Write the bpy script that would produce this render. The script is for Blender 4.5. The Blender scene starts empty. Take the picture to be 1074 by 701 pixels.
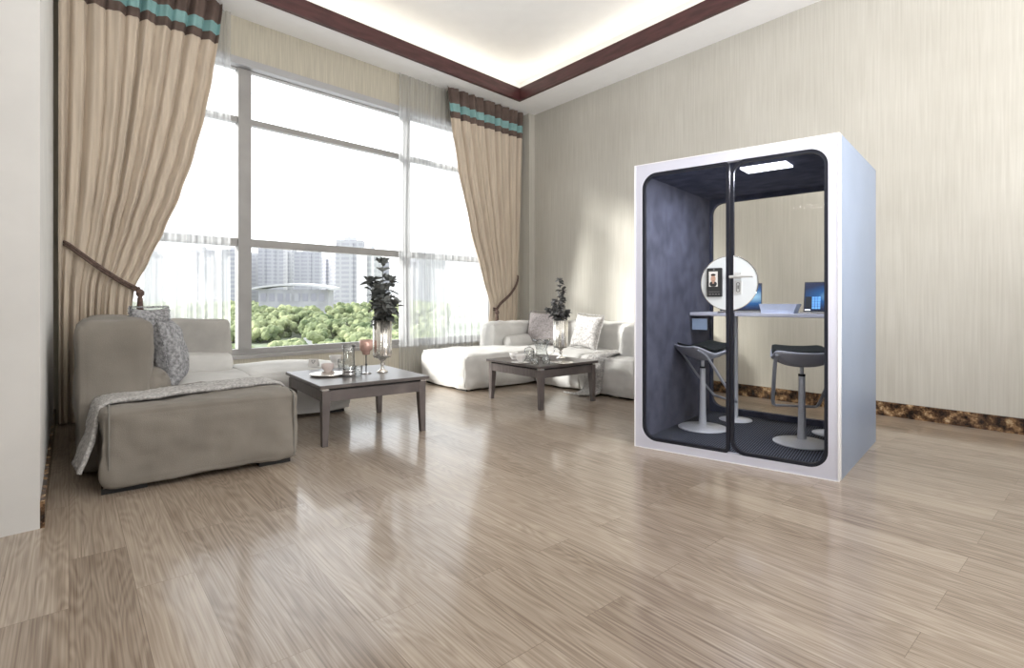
import bpy, bmesh, math, random
from mathutils import Vector, Matrix, noise
random.seed(7)
C = bpy.context.scene.collection
F_PX, CX, HOR, EYE = 550.0, 537.0, 316.0, 1.12      # focal length, centre, horizon, eye height
R = math.radians

# ------------------------------------------------------------------ helpers
def at(u, v, z=0.0):
    """point of the horizontal plane z that the photo shows at (u, v)"""
    Y = (EYE - z) * F_PX / (v - HOR)
    return Vector(((u - CX) / F_PX * Y, Y, z))

def new_mat(name):
    m = bpy.data.materials.new(name); m.use_nodes = True
    nt = m.node_tree; b = nt.nodes['Principled BSDF']
    return m, nt, b

def sock(nt, b, name, val):
    if name in b.inputs: b.inputs[name].default_value = val

def mat(name, col, rough=0.6, metal=0.0, spec=0.5, var=0.0, scale=6.0, stretch=(1, 1, 1), bump=0.0, bscale=60.0,
        col2=None, emit=None, estr=0.0, coat=0.0, sheen=0.0, alpha=1.0, detail=4.0):
    m, nt, b = new_mat(name)
    b.inputs['Roughness'].default_value = rough
    b.inputs['Metallic'].default_value = metal
    sock(nt, b, 'Specular IOR Level', spec)
    sock(nt, b, 'Coat Weight', coat); sock(nt, b, 'Coat Roughness', 0.08)
    sock(nt, b, 'Sheen Weight', sheen)
    tc = nt.nodes.new('ShaderNodeTexCoord')
    mp = nt.nodes.new('ShaderNodeMapping'); mp.inputs['Scale'].default_value = stretch
    nt.links.new(tc.outputs['Object'], mp.inputs['Vector'])
    ns = nt.nodes.new('ShaderNodeTexNoise'); ns.inputs['Scale'].default_value = scale
    ns.inputs['Detail'].default_value = detail
    nt.links.new(mp.outputs['Vector'], ns.inputs['Vector'])
    rp = nt.nodes.new('ShaderNodeValToRGB')
    c1 = tuple(max(0, c * (1 - var)) for c in col[:3]) if col2 is None else tuple(col2[:3])
    c2 = tuple(min(1, c * (1 + var)) for c in col[:3])
    rp.color_ramp.elements[0].position = 0.34; rp.color_ramp.elements[1].position = 0.66
    rp.color_ramp.elements[0].color = (*c1, 1); rp.color_ramp.elements[1].color = (*c2, 1)
    nt.links.new(ns.outputs['Fac'], rp.inputs['Fac'])
    nt.links.new(rp.outputs['Color'], b.inputs['Base Color'])
    if bump:
        n2 = nt.nodes.new('ShaderNodeTexNoise'); n2.inputs['Scale'].default_value = bscale
        n2.inputs['Detail'].default_value = 3
        nt.links.new(mp.outputs['Vector'], n2.inputs['Vector'])
        bp = nt.nodes.new('ShaderNodeBump'); bp.inputs['Strength'].default_value = bump
        bp.inputs['Distance'].default_value = 0.01
        nt.links.new(n2.outputs['Fac'], bp.inputs['Height'])
        nt.links.new(bp.outputs['Normal'], b.inputs['Normal'])
    if emit is not None:
        b.inputs['Emission Color'].default_value = (*emit, 1)
        b.inputs['Emission Strength'].default_value = estr
    return m

def glass_mat(name, tint=(1, 1, 1), refl=0.12, rough=0.02, k=0.7):
    """thin architectural pane: mostly lets through, a little mirror"""
    m, nt, b = new_mat(name)
    nt.nodes.remove(b)
    out = nt.nodes['Material Output']
    tr = nt.nodes.new('ShaderNodeBsdfTransparent'); tr.inputs['Color'].default_value = (*tint, 1)
    gl = nt.nodes.new('ShaderNodeBsdfGlossy'); gl.inputs['Roughness'].default_value = rough
    lw = nt.nodes.new('ShaderNodeLayerWeight'); lw.inputs['Blend'].default_value = 0.15
    mu = nt.nodes.new('ShaderNodeMath'); mu.operation = 'MULTIPLY_ADD'
    mu.inputs[1].default_value = k; mu.inputs[2].default_value = refl * 0.3
    mx = nt.nodes.new('ShaderNodeMixShader')
    nt.links.new(lw.outputs['Fresnel'], mu.inputs[0])
    nt.links.new(mu.outputs[0], mx.inputs['Fac'])
    nt.links.new(tr.outputs[0], mx.inputs[1]); nt.links.new(gl.outputs[0], mx.inputs[2])
    nt.links.new(mx.outputs[0], out.inputs['Surface'])
    return m

def sheer_mat(name, col, see, glow=0.0):
    m, nt, b = new_mat(name)
    nt.nodes.remove(b)
    out = nt.nodes['Material Output']
    tr = nt.nodes.new('ShaderNodeBsdfTransparent')
    di = nt.nodes.new('ShaderNodeBsdfDiffuse'); di.inputs['Color'].default_value = (*col, 1)
    tl = nt.nodes.new('ShaderNodeBsdfTranslucent'); tl.inputs['Color'].default_value = (*col, 1)
    m1 = nt.nodes.new('ShaderNodeMixShader'); m1.inputs['Fac'].default_value = 0.7
    m2 = nt.nodes.new('ShaderNodeMixShader')
    tc = nt.nodes.new('ShaderNodeTexCoord')
    mp = nt.nodes.new('ShaderNodeMapping'); mp.inputs['Scale'].default_value = (9, 9, 0.25)
    ns = nt.nodes.new('ShaderNodeTexNoise'); ns.inputs['Scale'].default_value = 3.0
    nt.links.new(tc.outputs['Object'], mp.inputs['Vector']); nt.links.new(mp.outputs[0], ns.inputs['Vector'])
    mr = nt.nodes.new('ShaderNodeMapRange')
    mr.inputs['From Min'].default_value = 0.3; mr.inputs['From Max'].default_value = 0.7
    mr.inputs['To Min'].default_value = see + 0.12; mr.inputs['To Max'].default_value = see - 0.12
    nt.links.new(ns.outputs['Fac'], mr.inputs['Value'])
    nt.links.new(di.outputs[0], m1.inputs[1]); nt.links.new(tl.outputs[0], m1.inputs[2])
    nt.links.new(mr.outputs[0], m2.inputs['Fac'])
    nt.links.new(m1.outputs[0], m2.inputs[1]); nt.links.new(tr.outputs[0], m2.inputs[2])
    nt.links.new(m2.outputs[0], out.inputs['Surface'])
    return m

def obj(name, bm, m, parent=None, smooth=False, loc=None, rotz=None, bevel=0.0):
    me = bpy.data.meshes.new(name)
    bmesh.ops.recalc_face_normals(bm, faces=bm.faces[:])
    bm.to_mesh(me); bm.free()
    o = bpy.data.objects.new(name, me); C.objects.link(o)
    me.materials.append(m)
    if smooth:
        for p in me.polygons: p.use_smooth = True
    if parent is not None: o.parent = parent
    if loc is not None: o.location = loc
    if rotz is not None: o.rotation_euler = (0, 0, rotz)
    if bevel:
        bv = o.modifiers.new('bevel', 'BEVEL'); bv.width = bevel; bv.segments = 2; bv.limit_method = 'ANGLE'
    return o

def tag(o, label, cat, group=None, kind=None):
    o['label'] = label; o['category'] = cat
    if group: o['group'] = group
    if kind: o['kind'] = kind
    return o

def thing(name, label, cat, loc=(0, 0, 0), rotz=0.0, group=None):
    o = bpy.data.objects.new(name, None); C.objects.link(o)
    o.empty_display_size = 0.1
    o.location = loc; o.rotation_euler = (0, 0, rotz)
    return tag(o, label, cat, group)

def struct(name, bm, m, label=None, **k):
    o = obj(name, bm, m, **k); o['kind'] = 'structure'
    o['label'] = label or name.replace('_', ' '); o['category'] = name.split('_')[0]
    return o

def BM(): return bmesh.new()

def box(bm, x0, x1, y0, y1, z0, z1, fn=None):
    vs = [bm.verts.new(fn(Vector(p)) if fn else p) for p in
          [(x0, y0, z0), (x1, y0, z0), (x1, y1, z0), (x0, y1, z0), (x0, y0, z1), (x1, y0, z1), (x1, y1, z1), (x0, y1, z1)]]
    for f in [(0, 3, 2, 1), (4, 5, 6, 7), (0, 1, 5, 4), (1, 2, 6, 5), (2, 3, 7, 6), (3, 0, 4, 7)]:
        bm.faces.new([vs[i] for i in f])
    return bm

def prism(bm, pts, z0, z1):
    lo = [bm.verts.new((p[0], p[1], z0)) for p in pts]; hi = [bm.verts.new((p[0], p[1], z1)) for p in pts]
    n = len(pts)
    bm.faces.new(lo[::-1]); bm.faces.new(hi)
    for i in range(n): bm.faces.new([lo[i], lo[(i + 1) % n], hi[(i + 1) % n], hi[i]])
    return bm

def lathe(bm, prof, c=(0, 0, 0), n=32, rib=0.0, ribn=0):
    rings = []
    for r, z in prof:
        if r < 1e-5: rings.append([bm.verts.new((c[0], c[1], c[2] + z))])
        else:
            rings.append([])
            for i in range(n):
                a = 2 * math.pi * i / n
                rr = r * (1 + (rib * math.cos(ribn * a) if ribn else 0))
                rings[-1].append(bm.verts.new((c[0] + rr * math.cos(a), c[1] + rr * math.sin(a), c[2] + z)))
    for A, B in zip(rings, rings[1:]):
        for i in range(n):
            j = (i + 1) % n
            if len(A) == 1 and len(B) == 1: continue
            if len(A) == 1: bm.faces.new([A[0], B[j], B[i]])
            elif len(B) == 1: bm.faces.new([A[i], A[j], B[0]])
            else: bm.faces.new([A[i], A[j], B[j], B[i]])
    return bm

def tube(bm, pts, r, n=8, r1=None, flat=1.0):
    pts = [Vector(p) for p in pts]; rings = []
    for k, p in enumerate(pts):
        t = (pts[min(k + 1, len(pts) - 1)] - pts[max(k - 1, 0)]).normalized()
        up = Vector((0, 0, 1)) if abs(t.z) < 0.95 else Vector((1, 0, 0))
        s = t.cross(up).normalized(); q = s.cross(t)
        rr = r if r1 is None else r + (r1 - r) * k / (len(pts) - 1)
        rings.append([bm.verts.new(p + s * rr * math.cos(2 * math.pi * i / n) + q * rr * flat * math.sin(2 * math.pi * i / n)) for i in range(n)])
    for A, B in zip(rings, rings[1:]):
        for i in range(n): bm.faces.new([A[i], A[(i + 1) % n], B[(i + 1) % n], B[i]])
    bm.faces.new(rings[0][::-1]); bm.faces.new(rings[-1])
    return bm

def smooth_path(pts, n=6):
    pts = [Vector(p) for p in pts]; out = []
    for i in range(len(pts) - 1):
        p0, p1, p2, p3 = pts[max(i - 1, 0)], pts[i], pts[i + 1], pts[min(i + 2, len(pts) - 1)]
        for k in range(n):
            t = k / n
            out.append(0.5 * ((2 * p1) + (-p0 + p2) * t + (2 * p0 - 5 * p1 + 4 * p2 - p3) * t * t + (-p0 + 3 * p1 - 3 * p2 + p3) * t ** 3))
    out.append(pts[-1]); return out

def soft(bm, x0, x1, y0, y1, z0, z1, r=0.06, puff=0.015, wr=0.006, n=14, seed=0, fn=None, flatbot=True, wsc=3.0):
    """upholstered block: rounded edges, slightly puffed faces, wrinkles"""
    sx, sy, sz = x1 - x0, y1 - y0, z1 - z0
    c = Vector(((x0 + x1) / 2, (y0 + y1) / 2, (z0 + z1) / 2)); h = Vector((sx, sy, sz)) / 2
    r = min(r, min(h) * 0.98)
    t = bmesh.new(); bmesh.ops.create_cube(t, size=2.0)
    bmesh.ops.subdivide_edges(t, edges=t.edges[:], cuts=n, use_grid_fill=True)
    vm = {}
    for v in t.verts:
        p = Vector(v.co)
        q = Vector([math.sin(a * math.pi / 2) * 0.45 + a * 0.55 for a in p])   # finer near the edges
        P = Vector((q.x * h.x, q.y * h.y, q.z * h.z))
        K = Vector([max(-(h[i] - r), min(h[i] - r, P[i])) for i in range(3)])
        d = P - K
        if d.length > 1e-6:
            m_ = max(abs(d[i]) for i in range(3))
            d = d.normalized() * m_ if m_ > 0 else d
            nrm = d.normalized()
        else: nrm = Vector((0, 0, 1))
        Q = K + d
        f = 1.0
        for i in range(3):
            if abs(nrm[i]) < 0.5: f *= max(0, 1 - (abs(P[i]) / h[i]) ** 2.2)
        Q += nrm * puff * f
        W = c + Q
        Q += nrm * wr * noise.noise(W * wsc + Vector((seed * 7.1, 0, seed))) * 1.4 + nrm * wr * 0.5 * noise.noise(W * wsc * 3.1 + Vector((0, seed * 3.3, 0)))
        W = c + Q
        if flatbot and W.z < z0: W.z = z0
        vm[v] = bm.verts.new(fn(W) if fn else W)
    for f in t.faces: bm.faces.new([vm[v] for v in f.verts])
    t.free(); return bm

def pillow(bm, w, h, th, n=22, seed=0, nz=0.004):
    """square cushion standing in local xz, thickness along y; pinched corners"""
    def P(i, j, s):
        u, v = -1 + 2 * i / n, -1 + 2 * j / n
        e = max(0, (1 - u ** 4)) ** 0.55 * max(0, (1 - v ** 4)) ** 0.55
        k = 1 - 0.11 * (1 - abs(v) ** 2) * abs(u) ** 3; k2 = 1 - 0.11 * (1 - abs(u) ** 2) * abs(v) ** 3
        nn = noise.noise(Vector((u * 2.4 + seed, v * 2.4, s))) * 0.02 + noise.noise(Vector((u * 9 + seed, v * 9, s))) * nz
        return Vector((u * w / 2 * k, s * (th / 2 * e + nn * e), h / 2 + v * h / 2 * k2))
    for s in (-1, 1):
        g = [[bm.verts.new(P(i, j, s)) for j in range(n + 1)] for i in range(n + 1)]
        for i in range(n):
            for j in range(n): bm.faces.new([g[i][j], g[i + 1][j], g[i + 1][j + 1], g[i][j + 1]])
    bmesh.ops.remove_doubles(bm, verts=bm.verts[:], dist=0.0008)
    return bm

def copy_tree(o, parent=None):
    c = o.copy(); C.objects.link(c); c.parent = parent
    for ch in [x for x in bpy.data.objects if x.parent == o]: copy_tree(ch, c)
    return c

# ------------------------------------------------------------------ materials
M = {}
M['felt'] = mat('navy_felt', (0.075, 0.085, 0.13), 0.95, var=0.25, scale=9, bump=0.3, bscale=160, spec=0.1)
M['feltlight'] = mat('grey_felt', (0.10, 0.105, 0.14), 0.95, var=0.22, scale=7, bump=0.3, bscale=160, spec=0.1)
M['gasket'] = mat('gasket', (0.012, 0.014, 0.024), 0.45, spec=0.4)
M['white'] = mat('white_frame', (0.67, 0.68, 0.79), 0.35, var=0.02)
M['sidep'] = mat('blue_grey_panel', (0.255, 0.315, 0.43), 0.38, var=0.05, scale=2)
M['steel'] = mat('satin_steel', (0.66, 0.68, 0.72), 0.38, metal=0.15, var=0.04)
M['darksteel'] = mat('dark_steel', (0.02, 0.02, 0.025), 0.4)
M['blackpad'] = mat('black_pad', (0.012, 0.016, 0.014), 0.7)
M['shell'] = mat('grey_shell', (0.42, 0.44, 0.49), 0.4, var=0.05)
M['desk'] = mat('desk_top', (0.62, 0.63, 0.70), 0.4, var=0.05)
M['disc'] = mat('frosted_disc', (0.74, 0.79, 0.84), 0.45)
M['wallw'] = mat('white_wall', (0.66, 0.65, 0.63), 0.85, var=0.04, scale=3)
M['ceil'] = mat('ceiling_white', (0.93, 0.93, 0.935), 0.9, var=0.01)
M['ceilin'] = mat('tray_white', (0.93, 0.925, 0.91), 0.9, var=0.01)
M['mold'] = mat('mahogany', (0.075, 0.026, 0.026), 0.45, var=0.25, scale=4, stretch=(1, 1, 6))
M['valw'] = mat('beige_wallpaper', (0.52, 0.485, 0.40), 0.9, var=0.10, scale=4, stretch=(14, 14, 0.6))
M['wframe'] = mat('grey_window_metal', (0.33, 0.32, 0.31), 0.45, var=0.08, scale=3)
M['sofa'] = mat('shaded_grey_upholstery', (0.245, 0.222, 0.192), 0.95, var=0.10, scale=3.0, bump=0.25, bscale=220, spec=0.15, sheen=0.1)  # near sofa's shadow side: shade is mixed into this darker grey
M['sofal'] = mat('pale_upholstery', (0.64, 0.63, 0.61), 0.95, var=0.08, scale=4.0, bump=0.25, bscale=220, spec=0.15, sheen=0.1)
M['pipel'] = mat('pale_piping', (0.55, 0.54, 0.52), 0.9)
M['pipe'] = mat('grey_piping', (0.21, 0.20, 0.18), 0.9)
M['knit'] = mat('knit_throw', (0.50, 0.485, 0.47), 0.95, var=0.28, scale=60, bump=0.9, bscale=90, spec=0.1)
M['knitl'] = mat('pale_knit', (0.50, 0.485, 0.47), 0.95, var=0.3, scale=55, bump=0.9, bscale=90, spec=0.1)
M['pill'] = mat('grey_pillow', (0.33, 0.33, 0.34), 0.9, var=0.42, scale=42, bump=0.7, bscale=70, spec=0.2)
M['pill2'] = mat('pale_pillow', (0.50, 0.485, 0.475), 0.9, var=0.32, scale=38, bump=0.7, bscale=70, spec=0.2)
M['pill3'] = mat('mauve_pillow', (0.34, 0.31, 0.31), 0.9, var=0.22, scale=40, bump=0.7, bscale=70, spec=0.2)
M['foot'] = mat('black_foot', (0.01, 0.01, 0.01), 0.6)
M['twood'] = mat('grey_brown_wood', (0.125, 0.105, 0.10), 0.42, var=0.22, scale=5, stretch=(1, 8, 1))
M['twood2'] = mat('dark_table_top', (0.12, 0.105, 0.10), 0.30, spec=0.35, var=0.15, scale=5, stretch=(1, 8, 1))
M['silver'] = mat('silver_vase', (0.86, 0.84, 0.79), 0.22, metal=0.85, var=0.05)
M['chrome'] = mat('chrome', (0.7, 0.7, 0.7), 0.2, metal=1.0)
M['rose'] = mat('rose_glass', (0.62, 0.40, 0.34), 0.25, var=0.2, scale=20, metal=0.3)
M['crystal'] = glass_mat('clear_glass', (0.97, 0.98, 0.975), refl=0.5, rough=0.06)
M['leaf'] = mat('hazed_leaf', (0.15, 0.16, 0.155), 0.65, var=0.45, scale=9)  # dark foliage, lightened in colour to suggest haze
M['leaf2'] = mat('hazed_grey_leaf', (0.17, 0.17, 0.17), 0.65, var=0.45, scale=9)  # haze is mixed into this leaf grey too
M['porc'] = mat('porcelain', (0.74, 0.72, 0.70), 0.25)
M['curt'] = mat('beige_curtain', (0.60, 0.51, 0.41), 0.9, var=0.10, scale=3, stretch=(9, 9, 0.4), bump=0.1, bscale=150, sheen=0.1)
M['curtb'] = mat('brown_band', (0.135, 0.095, 0.08), 0.85, var=0.2, scale=5)
M['teal'] = mat('teal_band', (0.23, 0.42, 0.42), 0.6, var=0.12, scale=6)
M['rope'] = mat('brown_rope', (0.13, 0.085, 0.07), 0.8, var=0.3, scale=60)
M['glass'] = glass_mat('window_glass', (0.98, 0.99, 0.99), refl=0.1)
M['bglass'] = glass_mat('booth_glass', (0.98, 0.985, 1.0), refl=0.02, k=.2)
M['rglass'] = glass_mat('booth_rear_glass', (0.96, 0.95, 0.915), refl=0.0, k=.12)
M['sheer'] = sheer_mat('sheer', (0.70, 0.71, 0.72), 0.50)
M['led'] = mat('led_panel', (1, 1, 1), 0.5, emit=(0.93, 0.94, 1.0), estr=3.0)
M['cove'] = mat('cove_led', (1, 0.9, 0.7), 0.5, emit=(1.0, 0.94, 0.83), estr=5.5)
M['black'] = mat('black_plastic', (0.03, 0.032, 0.036), 0.35)
M['skin'] = mat('photo_skin', (0.56, 0.36, 0.28), 0.6)
M['paper'] = mat('photo_paper', (0.78, 0.78, 0.78), 0.5)
M['hair'] = mat('photo_hair', (0.03, 0.02, 0.02), 0.6)
M['handle'] = mat('handle_satin', (0.70, 0.72, 0.74), 0.3, metal=0.4)
M['card'] = mat('blue_card', (0.36, 0.46, 0.60), 0.4, var=0.1)
M['boxm'] = mat('pale_box', (0.72, 0.79, 0.92), 0.4, var=0.06)

def screen_mat():
    m, nt, b = new_mat('blue_screen')
    b.inputs['Roughness'].default_value = 0.3
    tc = nt.nodes.new('ShaderNodeTexCoord'); sp = nt.nodes.new('ShaderNodeSeparateXYZ')
    nt.links.new(tc.outputs['Object'], sp.inputs[0])
    mp = nt.nodes.new('ShaderNodeMapping'); mp.inputs['Location'].default_value = (-0.04, 0, -0.13); mp.inputs['Scale'].default_value = (3.4, 0, 9.0)
    nt.links.new(tc.outputs['Object'], mp.inputs['Vector'])
    gr = nt.nodes.new('ShaderNodeTexGradient'); gr.gradient_type = 'SPHERICAL'
    mp.vector_type = 'POINT'
    mp.inputs['Location'].default_value = (-0.30, 0, -1.15)
    nt.links.new(mp.outputs[0], gr.inputs['Vector'])
    rp = nt.nodes.new('ShaderNodeValToRGB'); e = rp.color_ramp.elements
    e[0].color = (0.002, 0.015, 0.06, 1); e[1].color = (0.45, 0.80, 1, 1); e[1].position = 1.0
    k = e.new(0.45); k.color = (0.0, 0.11, 0.34, 1)
    nt.links.new(gr.outputs['Fac'], rp.inputs['Fac'])
    b.inputs['Base Color'].default_value = (0, 0, 0.01, 1)
    nt.links.new(rp.outputs['Color'], b.inputs['Emission Color'])
    b.inputs['Emission Strength'].default_value = 0.9
    return m
M['screen'] = screen_mat()

def wallpaper_mat():
    m, nt, b = new_mat('streaked_wallpaper')
    b.inputs['Roughness'].default_value = 0.9
    tc = nt.nodes.new('ShaderNodeTexCoord')
    mp = nt.nodes.new('ShaderNodeMapping'); mp.inputs['Scale'].default_value = (30, 30, 0.8)
    ns = nt.nodes.new('ShaderNodeTexNoise'); ns.inputs['Scale'].default_value = 2.0; ns.inputs['Detail'].default_value = 6
    n2 = nt.nodes.new('ShaderNodeTexNoise'); n2.inputs['Scale'].default_value = 0.9; n2.inputs['Detail'].default_value = 5
    nt.links.new(tc.outputs['Object'], mp.inputs[0]); nt.links.new(mp.outputs[0], ns.inputs['Vector'])
    nt.links.new(tc.outputs['Object'], n2.inputs['Vector'])
    ad = nt.nodes.new('ShaderNodeMath'); ad.operation = 'ADD'
    nt.links.new(ns.outputs['Fac'], ad.inputs[0]); nt.links.new(n2.outputs['Fac'], ad.inputs[1])
    rp = nt.nodes.new('ShaderNodeValToRGB'); e = rp.color_ramp.elements
    e[0].position = 0.75; e[0].color = (0.50, 0.478, 0.425, 1); e[1].position = 1.25; e[1].color = (0.62, 0.60, 0.545, 1)
    mr = nt.nodes.new('ShaderNodeMapRange'); mr.inputs['From Min'].default_value = 0.7; mr.inputs['From Max'].default_value = 1.3
    nt.links.new(ad.outputs[0], mr.inputs['Value'])
    e[0].position = 0.0; e[1].position = 1.0
    nt.links.new(mr.outputs[0], rp.inputs['Fac']); nt.links.new(rp.outputs['Color'], b.inputs['Base Color'])
    return m
M['wallpaper'] = wallpaper_mat()

def marble_mat():
    m, nt, b = new_mat('brown_marble')
    b.inputs['Roughness'].default_value = 0.2
    tc = nt.nodes.new('ShaderNodeTexCoord')
    ns = nt.nodes.new('ShaderNodeTexNoise'); ns.inputs['Scale'].default_value = 14; ns.inputs['Detail'].default_value = 6; ns.inputs['Roughness'].default_value = 0.7
    nt.links.new(tc.outputs['Object'], ns.inputs['Vector'])
    rp = nt.nodes.new('ShaderNodeValToRGB'); e = rp.color_ramp.elements
    e[0].position = 0.40; e[0].color = (0.015, 0.008, 0.006, 1); e[1].position = 0.66; e[1].color = (0.62, 0.48, 0.30, 1)
    k = e.new(0.5); k.color = (0.10, 0.055, 0.03, 1); k = e.new(0.58); k.color = (0.30, 0.18, 0.09, 1)
    nt.links.new(ns.outputs['Fac'], rp.inputs['Fac']); nt.links.new(rp.outputs['Color'], b.inputs['Base Color'])
    return m
M['marble'] = marble_mat()

def floor_mat():
    m, nt, b = new_mat('oak_planks')
    tc = nt.nodes.new('ShaderNodeTexCoord')
    rot = nt.nodes.new('ShaderNodeMapping'); rot.inputs['Rotation'].default_value = (0, 0, R(49.8))
    nt.links.new(tc.outputs['Object'], rot.inputs['Vector'])         # x now runs along the planks
    br = nt.nodes.new('ShaderNodeTexBrick')
    br.inputs['Scale'].default_value = 1.0; br.inputs['Brick Width'].default_value = 1.25; br.inputs['Row Height'].default_value = 0.2
    br.inputs['Mortar Size'].default_value = 0.0012; br.inputs['Mortar Smooth'].default_value = 0.2; br.offset = 0.37
    br.inputs['Color1'].default_value = (0, 0, 0, 1); br.inputs['Color2'].default_value = (1, 1, 1, 1)
    br.inputs['Mortar'].default_value = (0.4, 0.4, 0.4, 1)
    nt.links.new(rot.outputs[0], br.inputs['Vector'])
    # per-plank shift of the grain
    sc = nt.nodes.new('ShaderNodeVectorMath'); sc.operation = 'SCALE'; sc.inputs['Scale'].default_value = 13.0
    nt.links.new(br.outputs['Color'], sc.inputs[0])
    ad = nt.nodes.new('ShaderNodeVectorMath'); ad.operation = 'ADD'
    nt.links.new(rot.outputs[0], ad.inputs[0]); nt.links.new(sc.outputs[0], ad.inputs[1])
    mp = nt.nodes.new('ShaderNodeMapping'); mp.inputs['Scale'].default_value = (0.5, 4.2, 1)
    nt.links.new(ad.outputs[0], mp.inputs['Vector'])
    n0 = nt.nodes.new('ShaderNodeTexNoise'); n0.inputs['Scale'].default_value = 1.5; n0.inputs['Detail'].default_value = 2
    nt.links.new(mp.outputs[0], n0.inputs['Vector'])
    # contour rings of that field -> cathedral grain
    mu = nt.nodes.new('ShaderNodeMath'); mu.operation = 'MULTIPLY'; mu.inputs[1].default_value = 120
    si = nt.nodes.new('ShaderNodeMath'); si.operation = 'SINE'
    nt.links.new(n0.outputs['Fac'], mu.inputs[0]); nt.links.new(mu.outputs[0], si.inputs[0])
    mp2 = nt.nodes.new('ShaderNodeMapping'); mp2.inputs['Scale'].default_value = (1.2, 90, 1)
    nt.links.new(ad.outputs[0], mp2.inputs['Vector'])
    n1 = nt.nodes.new('ShaderNodeTexNoise'); n1.inputs['Scale'].default_value = 1.5; n1.inputs['Detail'].default_value = 5
    nt.links.new(mp2.outputs[0], n1.inputs['Vector'])
    a1 = nt.nodes.new('ShaderNodeMath'); a1.operation = 'MULTIPLY_ADD'; a1.inputs[1].default_value = 0.085
    nt.links.new(si.outputs[0], a1.inputs[0]); nt.links.new(n1.outputs['Fac'], a1.inputs[2])
    a2 = nt.nodes.new('ShaderNodeMath'); a2.operation = 'MULTIPLY_ADD'; a2.inputs[1].default_value = 0.24; 
    nt.links.new(br.outputs['Color'], a2.inputs[0]); nt.links.new(a1.outputs[0], a2.inputs[2])
    rp = nt.nodes.new('ShaderNodeValToRGB'); e = rp.color_ramp.elements
    e[0].position = 0.26; e[0].color = (0.165, 0.115, 0.08, 1); e[1].position = 0.95; e[1].color = (0.475, 0.395, 0.315, 1)
    k = e.new(0.58); k.color = (0.315, 0.248, 0.19, 1)
    nt.links.new(a2.outputs[0], rp.inputs['Fac'])
    mx = nt.nodes.new('ShaderNodeMixRGB'); mx.blend_type = 'MULTIPLY'; mx.inputs['Color2'].default_value = (0.62, 0.58, 0.55, 1)
    nt.links.new(br.outputs['Fac'], mx.inputs['Fac']); nt.links.new(rp.outputs['Color'], mx.inputs['Color1'])
    nt.links.new(mx.outputs[0], b.inputs['Base Color'])
    b.inputs['Roughness'].default_value = 0.38
    sock(nt, b, 'Specular IOR Level', 0.35)
    sock(nt, b, 'Coat Weight', 0.7); sock(nt, b, 'Coat Roughness', 0.12)
    return m
M['floor'] = floor_mat()

def carpet_mat():
    m, nt, b = new_mat('ribbed_carpet')
    b.inputs['Roughness'].default_value = 0.95
    tc = nt.nodes.new('ShaderNodeTexCoord')
    w = nt.nodes.new('ShaderNodeTexWave'); w.inputs['Scale'].default_value = 18; w.bands_direction = 'Y'
    w2 = nt.nodes.new('ShaderNodeTexWave'); w2.inputs['Scale'].default_value = 18; w2.bands_direction = 'X'
    nt.links.new(tc.outputs['Object'], w.inputs['Vector']); nt.links.new(tc.outputs['Object'], w2.inputs['Vector'])
    mu = nt.nodes.new('ShaderNodeMath'); mu.operation = 'MULTIPLY'
    nt.links.new(w.outputs['Fac'], mu.inputs[0]); nt.links.new(w2.outputs['Fac'], mu.inputs[1])
    rp = nt.nodes.new('ShaderNodeValToRGB'); e = rp.color_ramp.elements
    e[0].color = (0.006, 0.008, 0.014, 1); e[1].color = (0.17, 0.19, 0.25, 1); e[0].position = 0.3; e[1].position = 0.75
    nt.links.new(mu.outputs[0], rp.inputs['Fac']); nt.links.new(rp.outputs['Color'], b.inputs['Base Color'])
    return m
M['carpet'] = carpet_mat()

def tower_mat(name, wall, win, sx, sz):
    m, nt, b = new_mat(name)
    b.inputs['Roughness'].default_value = 0.8
    tc = nt.nodes.new('ShaderNodeTexCoord')
    sp = nt.nodes.new('ShaderNodeSeparateXYZ'); nt.links.new(tc.outputs['Object'], sp.inputs[0])
    a = nt.nodes.new('ShaderNodeMath'); a.operation = 'ADD'
    nt.links.new(sp.outputs[0], a.inputs[0]); nt.links.new(sp.outputs[1], a.inputs[1])
    cb = nt.nodes.new('ShaderNodeCombineXYZ'); nt.links.new(a.outputs[0], cb.inputs[0]); nt.links.new(sp.outputs[2], cb.inputs[1])
    br = nt.nodes.new('ShaderNodeTexBrick'); br.offset = 0.0
    br.inputs['Scale'].default_value = 1.0; br.inputs['Brick Width'].default_value = sx; br.inputs['Row Height'].default_value = sz
    br.inputs['Mortar Size'].default_value = sz * 0.22
    br.inputs['Color1'].default_value = (*win, 1); br.inputs['Color2'].default_value = (*win, 1); br.inputs['Mortar'].default_value = (*wall, 1)
    nt.links.new(cb.outputs[0], br.inputs['Vector']); nt.links.new(br.outputs['Color'], b.inputs['Base Color'])
    return m

# ------------------------------------------------------------------ room frame
W_DIR = Vector((math.sqrt(.5), math.sqrt(.5), 0))          # along the window wall
A_DIR = Vector((0.6451, -0.7641, 0)).normalized()           # along the back wall, towards the viewer
CW = Vector((0.222, 9.212, 0)); H = 4.32
WL_LEN = 6.245
def room(al, be, z=0): return CW - W_DIR * al + A_DIR * be + Vector((0, 0, z))
WROT = R(45); AROT = math.atan2(A_DIR.y, A_DIR.x)

# floor
bm = BM(); prism(bm, [room(-.4, -.4), room(8.8, -.4), room(8.8, 10), room(-.4, 10)], -0.12, 0.0)
struct('floor', bm, M['floor'])
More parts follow.
